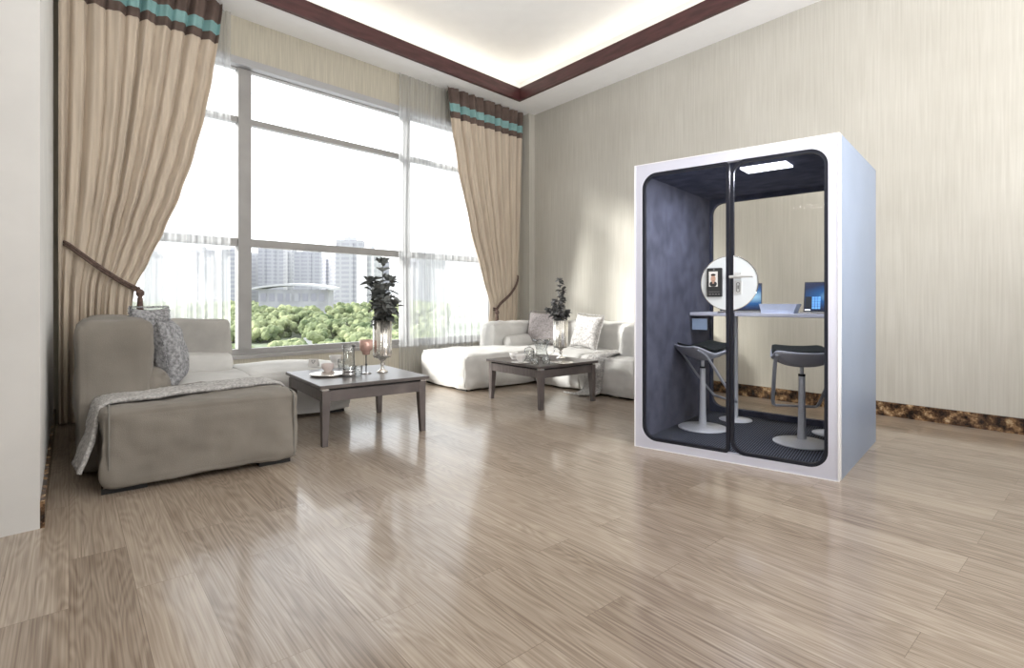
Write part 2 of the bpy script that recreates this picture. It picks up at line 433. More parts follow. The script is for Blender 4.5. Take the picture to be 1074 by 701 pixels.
# window wall with opening, in its own frame (x along wall 0..-L, y outward)
WX0, WX1, WZ0, WZ1 = -5.86, -0.72, 0.50, 3.84
def wbox(bm, *a): return box(bm, *a)
bm = BM()
box(bm, -WL_LEN, WX0, 0, .3, 0, H); box(bm, WX1, 0, 0, .3, 0, H)
box(bm, WX0, WX1, 0, .3, 0, WZ0); box(bm, WX0, WX1, 0, .3, WZ1, H)
struct('wall_window', bm, M['valw'], 'beige papered wall around the large window', loc=CW, rotz=WROT)
# window frame and panes
bm = BM(); fy0, fy1 = .09, .17
box(bm, WX0, WX1, fy0, fy1, WZ0, WZ0 + .07); box(bm, WX0, WX1, fy0, fy1, WZ1 - .06, WZ1)
box(bm, WX0, WX0 + .07, fy0, fy1, WZ0 + .07, WZ1 - .06); box(bm, WX1 - .07, WX1, fy0, fy1, WZ0 + .07, WZ1 - .06)
mull = [(-4.654, -4.514), (-2.46, -2.34)]
trans = [(3.165, 3.23), (1.75, 1.84)]
for a, b_ in mull: box(bm, a, b_, fy0 - .03, fy1, WZ0 + .07, WZ1 - .06)
xs = [WX0 + .07, mull[0][0], mull[0][1], mull[1][0], mull[1][1], WX1 - .07]
for i in range(0, 6, 2):
    for z0, z1 in trans: box(bm, xs[i], xs[i + 1], fy0, fy1, z0, z1)
win = struct('window_1', bm, M['wframe'], 'large grey-framed picture window over the city', loc=CW, rotz=WROT)
zs = [WZ0 + .07, trans[1][0], trans[1][1], trans[0][0], trans[0][1], WZ1 - .06]
for i in range(0, 6, 2):
    for j in range(0, 6, 2):
        bm = BM(); box(bm, xs[i], xs[i + 1], .125, .133, zs[j], zs[j + 1])
        obj('window_pane', bm, M['glass'], win)
bm = BM(); box(bm, WX0, WX1, -.03, .09, WZ0 - .035, WZ0 + .005)
struct('trim_1', bm, M['wframe'], 'grey window sill', loc=CW, rotz=WROT)
# grey head trim at the top of the window
bm = BM(); box(bm, WX0 + .002, WX1 - .002, -.02, .088, WZ1 - .05, WZ1 + .03)
struct('trim_2', bm, mat('head_trim', (.42, .42, .43), .5), 'pale grey head rail over the window', loc=CW, rotz=WROT)
# back wall: frame x along A_DIR, y outward
bm = BM(); box(bm, 0, 10, 0, .2, 0, H)
box(bm, 0.003, .26, -.13, 0, 0, H)
struct('wall_back', bm, M['wallpaper'], 'back wall in streaked grey-beige paper', loc=CW, rotz=AROT)
bm = BM(); box(bm, 0.28, 10, -.018, 0, 0, .135)
struct('baseboard_back', bm, M['marble'], 'dark mottled marble baseboard of the back wall', loc=CW, rotz=AROT)
# left wall: short stretch, then the room steps out to the left
bm = BM()
p = [room(WL_LEN, 0), room(WL_LEN, 2.9), room(8.6, 2.9), room(8.6, 2.7), room(WL_LEN + .2, 2.7), room(WL_LEN + .2, 0)]
prism(bm, p, 0, H)
struct('wall_left', bm, M['wallw'], 'white left wall at the edge of the window bay')
bm = BM(); prism(bm, [room(WL_LEN, .0), room(WL_LEN, 2.9), room(WL_LEN - .018, 2.9), room(WL_LEN - .018, .0)], 0, .13)
struct('baseboard_left', bm, M['marble'], 'dark mottled marble baseboard of the left wall')
bm = BM(); prism(bm, [room(8.6, 2.7), room(8.8, 2.7), room(8.8, 9.7), room(8.6, 9.7)], 0, H)
struct('wall_side', bm, M['wallw'], 'white side wall behind the viewer')
bm = BM(); prism(bm, [room(8.8, 9.7), room(8.8, 9.9), room(0, 9.9), room(0, 9.7)], 0, H)
struct('wall_near', bm, M['wallw'], 'white wall behind the viewer')
# ceiling soffit with tray
T0 = Vector((0.121, 8.34, 0))
def tr(al, be, z=0): return T0 - W_DIR * al + A_DIR * be + Vector((0, 0, z))
def quad_ring(bm, outer, inner, z0, z1):
    lo = [[bm.verts.new((p.x, p.y, z)) for p in q] for q in (outer, inner) for z in (z0, z1)]
    o0, o1, i0, i1 = lo
    for k in range(4):
        j = (k + 1) % 4
        bm.faces.new([o0[k], o0[j], i0[j], i0[k]]); bm.faces.new([o1[k], o1[j], i1[j], i1[k]])
        bm.faces.new([o0[k], o0[j], o1[j], o1[k]]); bm.faces.new([i0[k], i0[j], i1[j], i1[k]])
outer = [room(-.3, -.3), room(8.8, -.3), room(8.8, 9.9), room(-.3, 9.9)]
hole = [tr(0, 0), tr(6.4, 0), tr(6.4, 7.6), tr(0, 7.6)]
bm = BM(); quad_ring(bm, outer, hole, H, H + .1)
struct('ceiling', bm, M['ceil'], 'white ceiling border around the lit tray')
def off(d): return [tr(-d, -d), tr(6.4 + d, -d), tr(6.4 + d, 7.6 + d), tr(-d, 7.6 + d)]
bm = BM(); quad_ring(bm, off(.004), off(-.05), H - .03, H + .16)
struct('trim_3', bm, M['mold'], 'dark mahogany moulding around the ceiling tray')
bm = BM(); prism(bm, off(.38), H + .48, H + .55); quad_ring(bm, off(.38), off(.34), H + .1, H + .48)
struct('ceiling_tray', bm, M['ceilin'], 'raised cream tray of the ceiling')
bm = BM(); quad_ring(bm, off(.17), off(.13), H + .105, H + .13)
struct('trim_4', bm, M['cove'], 'warm light strip hidden behind the ceiling moulding')

# ------------------------------------------------------------------ curtains
def wx(u, yo):
    """position along the window wall (x) and depth of the vertical line the photo shows at u, yo inside of the wall"""
    c = 8.99 + 1.4142 * yo
    Y = c / (1 + (CX - u) / F_PX)
    return ((Y - c - CW.x) + (Y - CW.y)) * .70711 , Y
def wz(v, Y): return EYE + (HOR - v) / F_PX * Y
def interp(tab, z):
    tab = sorted(tab)
    if z <= tab[0][0]: return tab[0][1]
    for (a, x), (b_, y) in zip(tab, tab[1:]):
        if z <= b_:
            t = (z - a) / (b_ - a); t = t * t * (3 - 2 * t) * 0.35 + t * 0.65
            return x + (y - x) * t
    return tab[-1][1]
def curtain_sheet(bm, L, Rr, zt, zb, yo, amp, folds, nz=60, nx=220, seed=0, ph=0.0, outset=0.0, th=None, tiez=None):
    rows = []
    for j in range(nz + 1):
        z = zt + (zb - zt) * j / nz
        xl, xr = interp(L, z), interp(Rr, z)
        row = []
        for i in range(nx + 1):
            t = i / nx
            g = t + 0.055 * noise.noise(Vector((t * 3.6 + seed, z * .22, 0)))
            w = folds * g * 2 * math.pi + ph + 0.5 * noise.noise(Vector((t * 4, z * .6, seed)))
            s = -(2 * abs(math.cos(w / 2)) ** 0.45 - 1.25)
            pinch = 1.0
            if tiez is not None:
                zt_ = tiez[0] + (tiez[1] - tiez[0]) * t
                pinch = 0.45 + 0.55 * min(1, abs(z - zt_) / 0.55)
            wid = min(1.0, (xr - xl) / 1.3)
            d = amp * pinch * (s + 0.22 * math.sin(1.7 * w + seed)) 
            d *= (0.8 + 0.4 * noise.noise(Vector((t * 9, 1, seed))))
            row.append(bm.verts.new((xl + (xr - xl) * t, yo + d - outset, z)))
        rows.append(row)
    for A, B in zip(rows, rows[1:]):
        for i in range(nx): bm.faces.new([A[i], A[i + 1], B[i + 1], B[i]])
    return bm

def make_curtain(label, L, Rr, folds, seed, tie_pts, hook, tiez, zbot=.02):
    t = thing('curtain', label, 'curtain', CW, WROT, 'beige tied-back curtains')
    kw = dict(yo=-.17, amp=.055, folds=folds, seed=seed)
    o = obj('curtain_panel', curtain_sheet(BM(), L, Rr, 3.885, zbot, tiez=tiez, nz=90, **kw), M['curt'], t, smooth=True)
    kw2 = dict(kw, outset=.004, nz=4)
    o = obj('trim_band', curtain_sheet(BM(), L, Rr, 3.965, 3.87, **kw2), M['curtb'], t, smooth=True)
    o = obj('teal_band', curtain_sheet(BM(), L, Rr, 4.085, 3.965, **kw2), M['teal'], t, smooth=True)
    o = obj('header_band', curtain_sheet(BM(), L, Rr, 4.31, 4.085, **kw2), M['curtb'], t, smooth=True)
    b = BM(); tube(b, smooth_path(tie_pts, 8), .013, 8)
    q = [(p[0], p[1], p[2] - .028) for p in tie_pts]; tube(b, smooth_path(q, 8), .012, 8)
    tie = obj('tieback_cord', b, M['rope'], t, smooth=True)
    e = hook
    b = BM(); lathe(b, [(0, .05), (.02, .045), (.034, .02), (.034, -.005), (.016, -.03), (.022, -.04), (.03, -.17), (0, -.17)], e, 14)
    obj('tassel', b, M['rope'], tie, smooth=True)
    return t

def rowL(tab, yo):           # [(v, u)] -> [(z, x)]
    out = []
    for v, u in tab:
        x, Y = wx(u, yo); out.append((wz(v, Y), x))
    return out
yo = .17
Lc = [(0, -6.225), (5, -6.225)]
Rc = rowL([(22, 223), (45, 220), (90, 213), (130, 205), (170, 194), (210, 180), (245, 164), (275, 149), (303, 134), (325, 131), (350, 131), (430, 134)], yo)
xr, Yr = wx(133, .28); zr = wz(303, Yr)
x0_ = -6.17; tie = [(-6.2, -.02, 1.66), (x0_, -.2, 1.645)] + [(x0_ + (xr - x0_) * t, -.2 - .08 * math.sin(math.pi * min(1, t + .12)), 1.645 + (zr - 1.645) * t - .03 * math.sin(math.pi * t)) for t in (.2, .4, .6, .8)] + [(xr, -.24, zr), (xr + .025, -.18, zr)]
make_curtain('beige floor-length curtain tied back at the left end of the window, behind the near sofa', Lc, Rc, 9.5, 3, tie, (xr + .02, -.27, zr - .06), (1.64, zr))
Lc = rowL([(95, 453), (125, 456), (180, 465), (240, 478), (290, 491), (320, 499), (345, 497), (365, 492), (400, 489)], yo)
Rc = rowL([(113, 533), (200, 531), (290, 528), (362, 526), (400, 526)], yo)
xl, Yl = wx(499, .27); zl = wz(323, Yl); xr, Yr = wx(526, .2); zr = wz(291, Yr)
tie = [(xr + .02, -.12, zr + .01), (xr, -.2, zr)] + [(xr + (xl - xr) * t, -.2 - .08 * math.sin(math.pi * min(1, t + .12)), zr + (zl - zr) * t - .03 * math.sin(math.pi * t)) for t in (.2, .4, .6, .8)] + [(xl, -.24, zl), (xl - .02, -.18, zl)]
make_curtain('beige floor-length curtain tied back beside the corner pilaster, behind the far sofa', Lc, Rc, 9.0, 11, tie, (xl - .01, -.26, zl - .08), (zl, zr))

def sheer(label, x0, x1, folds, seed):
    b = BM(); curtain_sheet(b, [(0, x0), (5, x0)], [(0, x1), (5, x1)], 4.31, .03, -.065, .016, folds, nz=30, nx=260, seed=seed)
    o = obj('sheer_curtain', b, M['sheer'], smooth=True, loc=CW, rotz=WROT)
    return tag(o, label, 'sheer curtain', 'white sheers')
sheer('white sheer panel behind the left curtain, over the left bay of the window', -6.05, wx(238, .06)[0], 13, 2)
sheer('white sheer panel beside the right curtain, over the right end of the window', wx(413, .06)[0], -.75, 16, 5)

# ------------------------------------------------------------------ sofas
def feet(t, spots, h=.035):
    for (x, y, w, d) in spots:
        b = BM(); box(b, x, x + w, y, y + d, 0, h); obj('foot', b, M['foot'], t)

S1 = thing('corner_sofa', 'large grey fabric corner sofa at the left, with a chaise end towards the viewer', 'sofa', at(106, 521.5), R(38))
b = BM(); soft(b, 0, 1.085, 0, .92, .03, .485, r=.045, puff=.012, wr=.018, n=30, seed=1, wsc=4.5)
obj('chaise', b, M['sofa'], S1, smooth=True)
b = BM(); soft(b, .02, 1.05, .9, 2.2, .03, .455, r=.05, puff=.02, wr=.01, n=18, seed=2)
obj('seat', b, M['sofal'], S1, smooth=True)
b = BM(); soft(b, 1.04, 2.0, 1.40, 2.28, .03, .47, r=.06, puff=.02, wr=.01, n=18, seed=3)
obj('seat', b, M['sofal'], S1, smooth=True)
b = BM(); soft(b, -.13, .27, .48, 2.2, .02, .985, r=.075, puff=.012, wr=.022, n=20, seed=4)
obj('backrest', b, M['sofa'], S1, smooth=True)
b = BM(); soft(b, .16, .37, .56, 1.55, .42, .63, r=.10, puff=.03, wr=.02, n=16, seed=14)
obj('back_cushion', b, M['sofa'], S1, smooth=True)
b = BM(); soft(b, .25, 1.0, 1.92, 2.24, .30, .94, r=.075, puff=.015, wr=.012, n=16, seed=5)
obj('backrest', b, mat('half_shaded_upholstery', (.40, .385, .36), .95, var=.08, bump=.2, bscale=220), S1, smooth=True)  # same sofa fabric with less shade in its colour
b = BM(); soft(b, .30, .99, 1.80, 2.0, .43, .62, r=.07, puff=.015, wr=.012, n=14, seed=6)
obj('back_cushion', b, M['sofal'], S1, smooth=True)
for x in (.035, 1.055):
    b = BM(); tube(b, smooth_path([(x, .006, .06), (x, -.008, .25), (x, .002, .44), (x, .03, .485), (x, .1, .492), (x, .3, .494)], 4), .006, 6)
    obj('piping', b, M['pipe'], S1, smooth=True)
feet(S1, [(.0, .03, .22, .1), (.84, .03, .2, .1), (1.75, 1.46, .2, .1), (.05, 2.1, .2, .1)])

S2 = thing('corner_sofa', 'pale grey fabric corner sofa along the back wall, left of the glass booth', 'sofa', (0, 0, 0), AROT)
def s2(a, b_): return (a, b_)
b = BM(); soft(b, -6.33, -5.27, 3.72, 5.95, .02, .455, r=.06, puff=.02, wr=.015, n=26, seed=21, wsc=5)
obj('chaise', b, M['sofal'], S2, smooth=True)
b = BM(); soft(b, -5.26, -4.42, 4.82, 5.95, .02, .455, r=.055, puff=.02, wr=.015, n=24, seed=22, wsc=5)
obj('seat', b, M['sofal'], S2, smooth=True)
b = BM(); soft(b, -4.41, -3.58, 4.80, 5.95, .02, .46, r=.055, puff=.02, wr=.015, n=24, seed=23, wsc=5)
obj('seat', b, M['sofal'], S2, smooth=True)
b = BM(); soft(b, -6.36, -6.0, 4.72, 6.04, .03, .80, r=.09, puff=.02, wr=.018, n=22, seed=24, wsc=5)
obj('armrest', b, M['sofal'], S2, smooth=True)
b = BM(); soft(b, -6.02, -5.84, 4.9, 5.7, .40, .60, r=.08, puff=.02, wr=.015, n=14, seed=29)
obj('back_cushion', b, M['sofal'], S2, smooth=True)
b = BM(); soft(b, -6.0, -3.95, 5.62, 6.06, .03, .82, r=.09, puff=.02, wr=.018, n=26, seed=25, wsc=4)
obj('backrest', b, M['sofal'], S2, smooth=True)
b = BM(); soft(b, -3.98, -3.56, 5.05, 6.06, .03, .84, r=.09, puff=.02, wr=.018, n=22, seed=26, wsc=5)
obj('armrest', b, M['sofal'], S2, smooth=True)
for x, y in ((-6.3, 3.705), (-5.30, 3.705), (-5.22, 4.805), (-4.415, 4.80)):
    b = BM(); tube(b, [(x, y + .006, .05), (x, y - .004, .25), (x, y + .008, .42)], .005, 6)
    obj('piping', b, M['pipel'], S2, smooth=True)
feet(S2, [(-6.28, 3.76, .25, .1), (-5.55, 3.76, .22, .1), (-5.2, 4.86, .25, .1), (-3.85, 4.86, .2, .1)], .03)

def cushion(label, w, h, th, loc, rx, rz, m, seed, fringe=False, ry=0.0):
    t = thing('cushion', label, 'cushion', loc, 0, 'scatter cushions')
    t.rotation_euler = (rx, ry, rz)
    obj('cover', pillow(BM(), w, h, th, seed=seed), m, t, smooth=True)
    b = BM(); n = 60
    for k in range(4):
        for i in range(n):
            s = -1 + 2 * (i + .5) / n; e = .97 + .03 * abs(s)
            x, z = [(s, -e), (s, e), (-e, s), (e, s)][k]
            p = Vector((x * w / 2, 0, h / 2 + z * h / 2)); d = Vector([(0, 0, -1), (0, 0, 1), (-1, 0, 0), (1, 0, 0)][k])
            q = p + d * .012 + Vector((random.uniform(-.006, .006), random.uniform(-.008, .008), random.uniform(-.004, .004)))
            tube(b, [p, q], .004, 4)
    obj('fringe', b, m, t)
    return t
def local(t, x, y, z): return t.matrix_basis @ Vector((x, y, z)) if False else Matrix.Translation(t.location) @ Matrix.Rotation(t.rotation_euler.z, 4, 'Z') @ Vector((x, y, z))
cushion('grey patterned cushion standing on edge against the near sofa backrest', .52, .52, .20, local(S1, .47, 1.08, .465), R(-10), R(38 + 78), M['pill'], 1)
cushion('silvery grey cushion mostly hidden behind the near sofa backrest, only its tip showing', .34, .43, .13, local(S1, .33, 1.42, .64), R(-4), R(38 + 35), M['pill'], 5)
cushion('mauve-grey square cushion against the left armrest of the far sofa', .62, .50, .16, local(S2, -5.66, 5.36, .475), R(-14), AROT + R(10), M['pill3'], 2)
cushion('pale textured cushion leaning against the middle of the far sofa backrest', .50, .48, .16, local(S2, -4.83, 5.33, .475), R(-17), AROT - R(4), M['pill2'], 3, ry=R(3))

def throw_strip(path, wdir, w, n=16, seed=0, th=.018, taper=0.0):
    """cloth lying along path (list of points), spread by w along wdir"""
    P = smooth_path(path, 7); b = BM(); wd = Vector(wdir).normalized(); rows = []
    m_ = len(P)
    for k, p in enumerate(P):
        t = (P[min(k + 1, m_ - 1)] - P[max(k - 1, 0)]).normalized(); nn = wd.cross(t).normalized()
        row = []
        for i in range(n + 1):
            s = i / n - .5
            ww = w * (1 - taper * k / m_) * (1 + .08 * noise.noise(Vector((k * .2, 0, seed))))
            d = abs(.012 * noise.noise(Vector((k * .3, i * .7, seed))) + .014 * math.sin(i * 1.9 + seed) * .5)
            row.append(bm_v(b, p + wd * s * ww + nn * (d)))
        rows.append(row)
    for A, B in zip(rows, rows[1:]):
        for i in range(n): b.faces.new([A[i], A[i + 1], B[i + 1], B[i]])
    return b
def bm_v(b, p): return b.verts.new(p)
def add_throw(label, root, path, wdir, w, m, seed, th=.018):
    b = throw_strip(path, wdir, w, seed=seed)
    o = obj('throw_blanket', b, m, None, smooth=True, loc=root.location, rotz=root.rotation_euler.z)
    s = o.modifiers.new('thick', 'SOLIDIFY'); s.thickness = th; s.offset = 0
    return tag(o, label, 'blanket', 'knitted throws')
add_throw('grey knitted throw laid across the near chaise, hanging over its left side', S1,
          [(-.12, .22, .13), (-.06, .25, .30), (-.035, .29, .44), (.02, .34, .505), (.25, .37, .515), (.5, .42, .52), (.8, .48, .52), (1.02, .55, .508), (1.09, .57, .46), (1.115, .58, .36)],
          (-.12, 1, 0), .30, M['knit'], 1, .022)
add_throw('pale knitted throw hanging over the front of the far sofa beside the booth', S2,
          [(-4.05, 5.45, .495), (-4.08, 5.2, .50), (-4.10, 4.9, .49), (-4.12, 4.775, .42), (-4.13, 4.755, .25), (-4.15, 4.75, .08), (-4.2, 4.68, .022), (-4.33, 4.6, .02)],
          (1, .1, 0), .26, M['knitl'], 3)

# ------------------------------------------------------------------ coffee tables
def coffee_table(label, loc, rz, w, d, h):
    t = thing('coffee_table', label, 'table', loc, rz, 'grey-brown coffee tables')
    lg = .062
    for i, (x, y) in enumerate([(0, 0), (w - lg, 0), (w - lg, d - lg), (0, d - lg)]):
        b = BM(); a = .010
        cx = x + lg / 2; cy = y + lg / 2; hz = h - .045
        ox = (1 if x > 0 else -1); oy = (1 if y > 0 else -1)
        lo = [(cx + ox * lg / 2 * 1 - ox * 0, 0)]
        X0, X1, Y0, Y1 = x, x + lg, y, y + lg
        s = .018
        bx0, bx1 = (X0, X1 - s) if x == 0 else (X0 + s, X1)
        by0, by1 = (Y0, Y1 - s) if y == 0 else (Y0 + s, Y1)
        vs = [b.verts.new(p) for p in [(bx0, by0, 0), (bx1, by0, 0), (bx1, by1, 0), (bx0, by1, 0), (X0, Y0, hz - .1), (X1, Y0, hz - .1), (X1, Y1, hz - .1), (X0, Y1, hz - .1),
                                       (X0, Y0, hz), (X1, Y0, hz), (X1, Y1, hz), (X0, Y1, hz)]]
        for f in [(3, 2, 1, 0), (8, 9, 10, 11)]: b.faces.new([vs[k] for k in f])
        for q in (0, 4):
            for k in range(4): b.faces.new([vs[q + k], vs[q + (k + 1) % 4], vs[q + 4 + (k + 1) % 4], vs[q + 4 + k]])
        obj('leg', b, M['twood'], t, bevel=.003)
    b = BM(); z0, z1 = h - .045 - .085, h - .045
    box(b, lg, w - lg, .004, .03, z0, z1); box(b, lg, w - lg, d - .03, d - .004, z0, z1)
    box(b, .004, .03, lg, d - lg, z0, z1); box(b, w - .03, w - .004, lg, d - lg, z0, z1)
    obj('apron', b, M['twood'], t)
    b = BM(); box(b, .025, w - .025, .025, d - .025, h - .045, h - .028); obj('spacer', b, M['foot'], t)
    for x in (.0, w - .05):
        for y in (.0, d - .05):
            b = BM(); box(b, x, x + .05, y, y + .05, h - .0449, h - .0285); obj('corner_plate', b, M['chrome'], t)
    b = BM(); o_ = .022; box(b, -o_, w + o_, -o_, d + o_, h - .028, h)
    obj('tabletop', b, M['twood2'], t, bevel=.004)
    return t
T1 = coffee_table('nearer grey-brown square coffee table beside the near sofa', at(338, 470), R(37), .88, .98, .475)
T2 = coffee_table('farther grey-brown square coffee table in front of the far sofa', at(567, 431), R(39), .83, .89, .455)

def vase(label, loc, hh, r, m_leaf, seed, lr, kind):
    t = thing('flower_vase', label, 'vase', loc, 0, 'silver vases with dark stems')
    s = hh
    b = BM(); lathe(b, [(0, 0), (.62 * r, 0), (.62 * r, .02 * s), (.25 * r, .06 * s), (.16 * r, .12 * s), (.30 * r, .17 * s), (.16 * r, .21 * s), (.5 * r, .27 * s), (.88 * r, .285 * s)], n=28)
    obj('pedestal', b, M['silver'] if kind == 0 else M['silver'], t, smooth=True)
    b = BM(); lathe(b, [(.0, .285 * s), (.92 * r, .29 * s), (r, .33 * s), (r, s), (.93 * r, s), (.93 * r, .34 * s), (0, .34 * s)], n=96, rib=.02, ribn=16)
    obj('vase_body', b, M['silver'], t, smooth=True)
    b = BM(); rng = random.Random(seed); tips = []
    for k in range(9):
        a = rng.uniform(0, 6.28); q = rng.uniform(.15, 1); top = s + lr * (2.35 if k == 0 else rng.uniform(.5, 1.9))
        q *= .12 if k == 0 else (1.7 - (top - s) / (1.7 * lr)) * (1 if kind == 0 else .6)
        ex, ey = math.cos(a) * lr * q, math.sin(a) * lr * q
        pts = smooth_path([(ex * .1, ey * .1, .4 * s), (ex * .3, ey * .3, s), (ex * .8, ey * .8, s + (top - s) * .6), (ex, ey, top)], 4)
        tube(b, pts, .004, 5); tips.append(pts)
    obj('stems', b, m_leaf, t)
    b = BM()
    def leaf(p, d, L, Wd, up):
        d = d.normalized(); sd = d.cross(up)
        if sd.length < .05: sd = Vector((1, 0, 0))
        sd.normalize(); nn = sd.cross(d)
        rows = []
        for i in range(6):
            tt = i / 5; w_ = Wd * math.sin(math.pi * min(1, tt * .93 + .05)) ** .7
            c = p + d * L * tt - Vector((0, 0, 1)) * L * .25 * tt * tt
            rows.append([b.verts.new(c - sd * w_ + nn * w_ * .3), b.verts.new(c), b.verts.new(c + sd * w_ + nn * w_ * .3)])
        for A, B in zip(rows, rows[1:]):
            for i in range(2): b.faces.new([A[i], A[i + 1], B[i + 1], B[i]])
    for pts in tips:
        for p in pts[3:]:
            if p.z < s * .98: continue
            for _ in range(3 if kind == 0 else 8):
                d = Vector((rng.uniform(-1, 1), rng.uniform(-1, 1), rng.uniform(-.3, .9)))
                L = lr * rng.uniform(.28, .5) * (1 if kind == 0 else .62)
                leaf(p, d, L, L * .34, Vector((rng.uniform(-.5, .5), rng.uniform(-.5, .5), 1)))
    obj('leaves', b, m_leaf, t, smooth=True)
    b = BM()
    for pts in tips[:6]:
        p = pts[-1]
        for ring_, (rr, zz, nn_) in enumerate([(.006, .02, 4), (.016, .012, 5), (.026, .0, 6)]):
            for k in range(nn_):
                a = 6.28 * k / nn_ + ring_; sc = lr / .17 * (1 if kind == 0 else .7)
                c = p + Vector((math.cos(a), math.sin(a), 0)) * rr * sc
                tdir = Vector((-math.sin(a), math.cos(a), 0)); upv = Vector((math.cos(a) * .5, math.sin(a) * .5, 1)).normalized()
                w_, h_ = .014 * sc, .034 * sc
                vs = [b.verts.new(c + tdir * x * w_ + upv * z * h_ + Vector((math.cos(a), math.sin(a), 0)) * (z ** 2) * .012 * sc) for x, z in [(-.6, -.2), (.6, -.2), (1, .5), (.5, 1), (-.5, 1), (-1, .5)]]
                b.faces.new(vs)
    obj('blossoms', b, m_leaf, t)
    return t
vase('silver ribbed vase of dark roses and leaves on the nearer coffee table', at(401, 390.5, .475), .47, .083, M['leaf'], 4, .225, 0)
vase('silver vase of grey leafy sprigs on the farther coffee table', at(588, 376, .455), .44, .085, M['leaf2'], 9, .20, 1)

def round_thing(name, label, cat, loc, prof, m, n=28, extra=None, group=None):
    t = obj(name, lathe(BM(), prof, n=n), m, smooth=True, loc=loc)
    return tag(t, label, cat, group)
z1, z2 = .475, .455
# --- on the nearer table
ca = thing('candle_holder', 'rose-tinted glass candle holder on a thin stem beside the nearer vase', 'candle holder', at(384, 392, z1))
obj('base', lathe(BM(), [(0, 0), (.045, 0), (.045, .008), (.008, .014), (.0, .014)]), M['chrome'], ca, smooth=True)
obj('stem', lathe(BM(), [(.005, .012), (.005, .07), (.012, .08), (.005, .09), (.005, .17)], n=12), M['darksteel'], ca, smooth=True)
obj('cup', lathe(BM(), [(0, .165), (.03, .17), (.036, .2), (.056, .215), (.058, .30), (.054, .30), (.05, .22), (0, .19)]), M['rose'], ca, smooth=True)
def tumbler(label, loc, r, h_, group='clear glasses on the coffee tables', name='drinking_glass', cat='glass', flare=1.1):
    b = lathe(BM(), [(0, 0), (r * .9, 0), (r * .92, h_ * .1), (r, h_ * .5), (r * flare, h_), (r * flare - .004, h_), (r * .92, h_ * .5), (r * .84, h_ * .14), (0, h_ * .14)], n=24)
    o = obj(name, b, M['crystal'], smooth=True, loc=loc); return tag(o, label, cat, group)
cf = thing('glass_carafe', 'clear glass carafe with banded base, left of the rose candle holder', 'carafe', at(366, 395, z1))
obj('body', lathe(BM(), [(0, 0), (.052, 0), (.054, .05), (.050, .06), (.05, .12), (.045, .2), (.056, .27), (.053, .27), (.042, .2), (.046, .06), (0, .012)]), M['crystal'], cf, smooth=True)
obj('base_band', lathe(BM(), [(.0545, .008), (.0565, .012), (.0565, .03), (.0545, .034), (.0545, .042), (.0565, .046), (.0565, .056), (.0545, .06)]), M['chrome'], cf, smooth=True)
trl = at(344, 394, z1)
tag(obj('serving_tray', lathe(BM(), [(0, 0), (.13, 0), (.15, .012), (.152, .02), (.146, .02), (.128, .008), (0, .008)], n=40), M['silver'], smooth=True, loc=trl), 'round silver tray on the nearer coffee table, under the pink cup', 'tray')
def cup(label, loc, r, h_, m, ang=0.0, hn=True):
    t = thing('tea_cup', label, 'cup', loc, ang, 'tea cups on the coffee tables')
    obj('bowl', lathe(BM(), [(0, 0), (r * .55, 0), (r * .5, h_ * .1), (r * .85, h_ * .4), (r, h_), (r * .94, h_), (r * .8, h_ * .42), (0, h_ * .14)]), m, t, smooth=True)
    if hn: obj('handle', tube(BM(), smooth_path([(r * .88, 0, h_ * .85), (r * 1.4, 0, h_ * .8), (r * 1.45, 0, h_ * .45), (r * .85, 0, h_ * .35)], 5), .004, 6), m, t, smooth=True)
    return t
cup('pale pink cup on the round silver tray', at(344, 391.5, z1) + Vector((0, 0, .009)), .055, .075, mat('pink_porcelain', (.62, .53, .51), .25), 2.6)
cup('white cup with dark rim behind the silver tray on the nearer table', at(352, 382, z1), .06, .09, M['porc'], .3)
t = thing('place_card', 'white folded card with a small dark heart-like mark on the nearer coffee table', 'card', at(329, 384.5, z1), R(-8))
b = BM(); vs = [b.verts.new(p) for p in [(-.05, -.02, 0), (.05, -.02, 0), (.05, 0, .075), (-.05, 0, .075), (.05, .03, 0), (-.05, .03, 0)]]
b.faces.new([vs[0], vs[1], vs[2], vs[3]]); b.faces.new([vs[3], vs[2], vs[4], vs[5]])
o = obj('folded_card', b, M['porc'], t); s = o.modifiers.new('th', 'SOLIDIFY'); s.thickness = .002
b = BM()
for a_, b_ in [((-.02, .055), (0, .03)), ((.02, .055), (0, .03)), ((-.02, .055), (-.008, .058)), ((.02, .055), (.008, .058))]:
    tube(b, [(a_[0], -.0225 + a_[1] * .267, a_[1]), (b_[0], -.0225 + b_[1] * .267, b_[1])], .002, 4)
obj('mark', b, M['darksteel'], t)
tumbler('short clear tumbler between the white cup and the carafe', at(358, 386, z1), .032, .085)
tumbler('short clear tumbler in front of the rose candle holder', at(376, 394.5, z1), .032, .09)
# --- on the farther table
pt = thing('glass_pitcher', 'faceted crystal pitcher with flared lip on the farther coffee table', 'pitcher', at(568, 378, z2))
obj('body', lathe(BM(), [(0, 0), (.07, 0), (.075, .05), (.06, .12), (.085, .2), (.11, .24), (.106, .24), (.08, .2), (.054, .12), (.068, .05), (0, .015)], n=36, rib=.03, ribn=9), M['crystal'], pt, smooth=True)
obj('handle', tube(BM(), smooth_path([(.07, 0, .21), (.13, 0, .2), (.14, 0, .1), (.07, 0, .05)], 5), .008, 7), M['crystal'], pt, smooth=True)
jr = thing('lidded_jar', 'crystal jar with domed lid left of the crystal pitcher', 'jar', at(555, 379, z2))
obj('body', lathe(BM(), [(0, 0), (.055, 0), (.058, .02), (.058, .11), (.054, .115), (.052, .11), (.052, .02), (0, .01)], n=24), M['crystal'], jr, smooth=True)
obj('lid', lathe(BM(), [(.058, .116), (.05, .14), (.02, .155), (.01, .16), (.014, .172), (0, .18)], n=24), M['crystal'], jr, smooth=True)
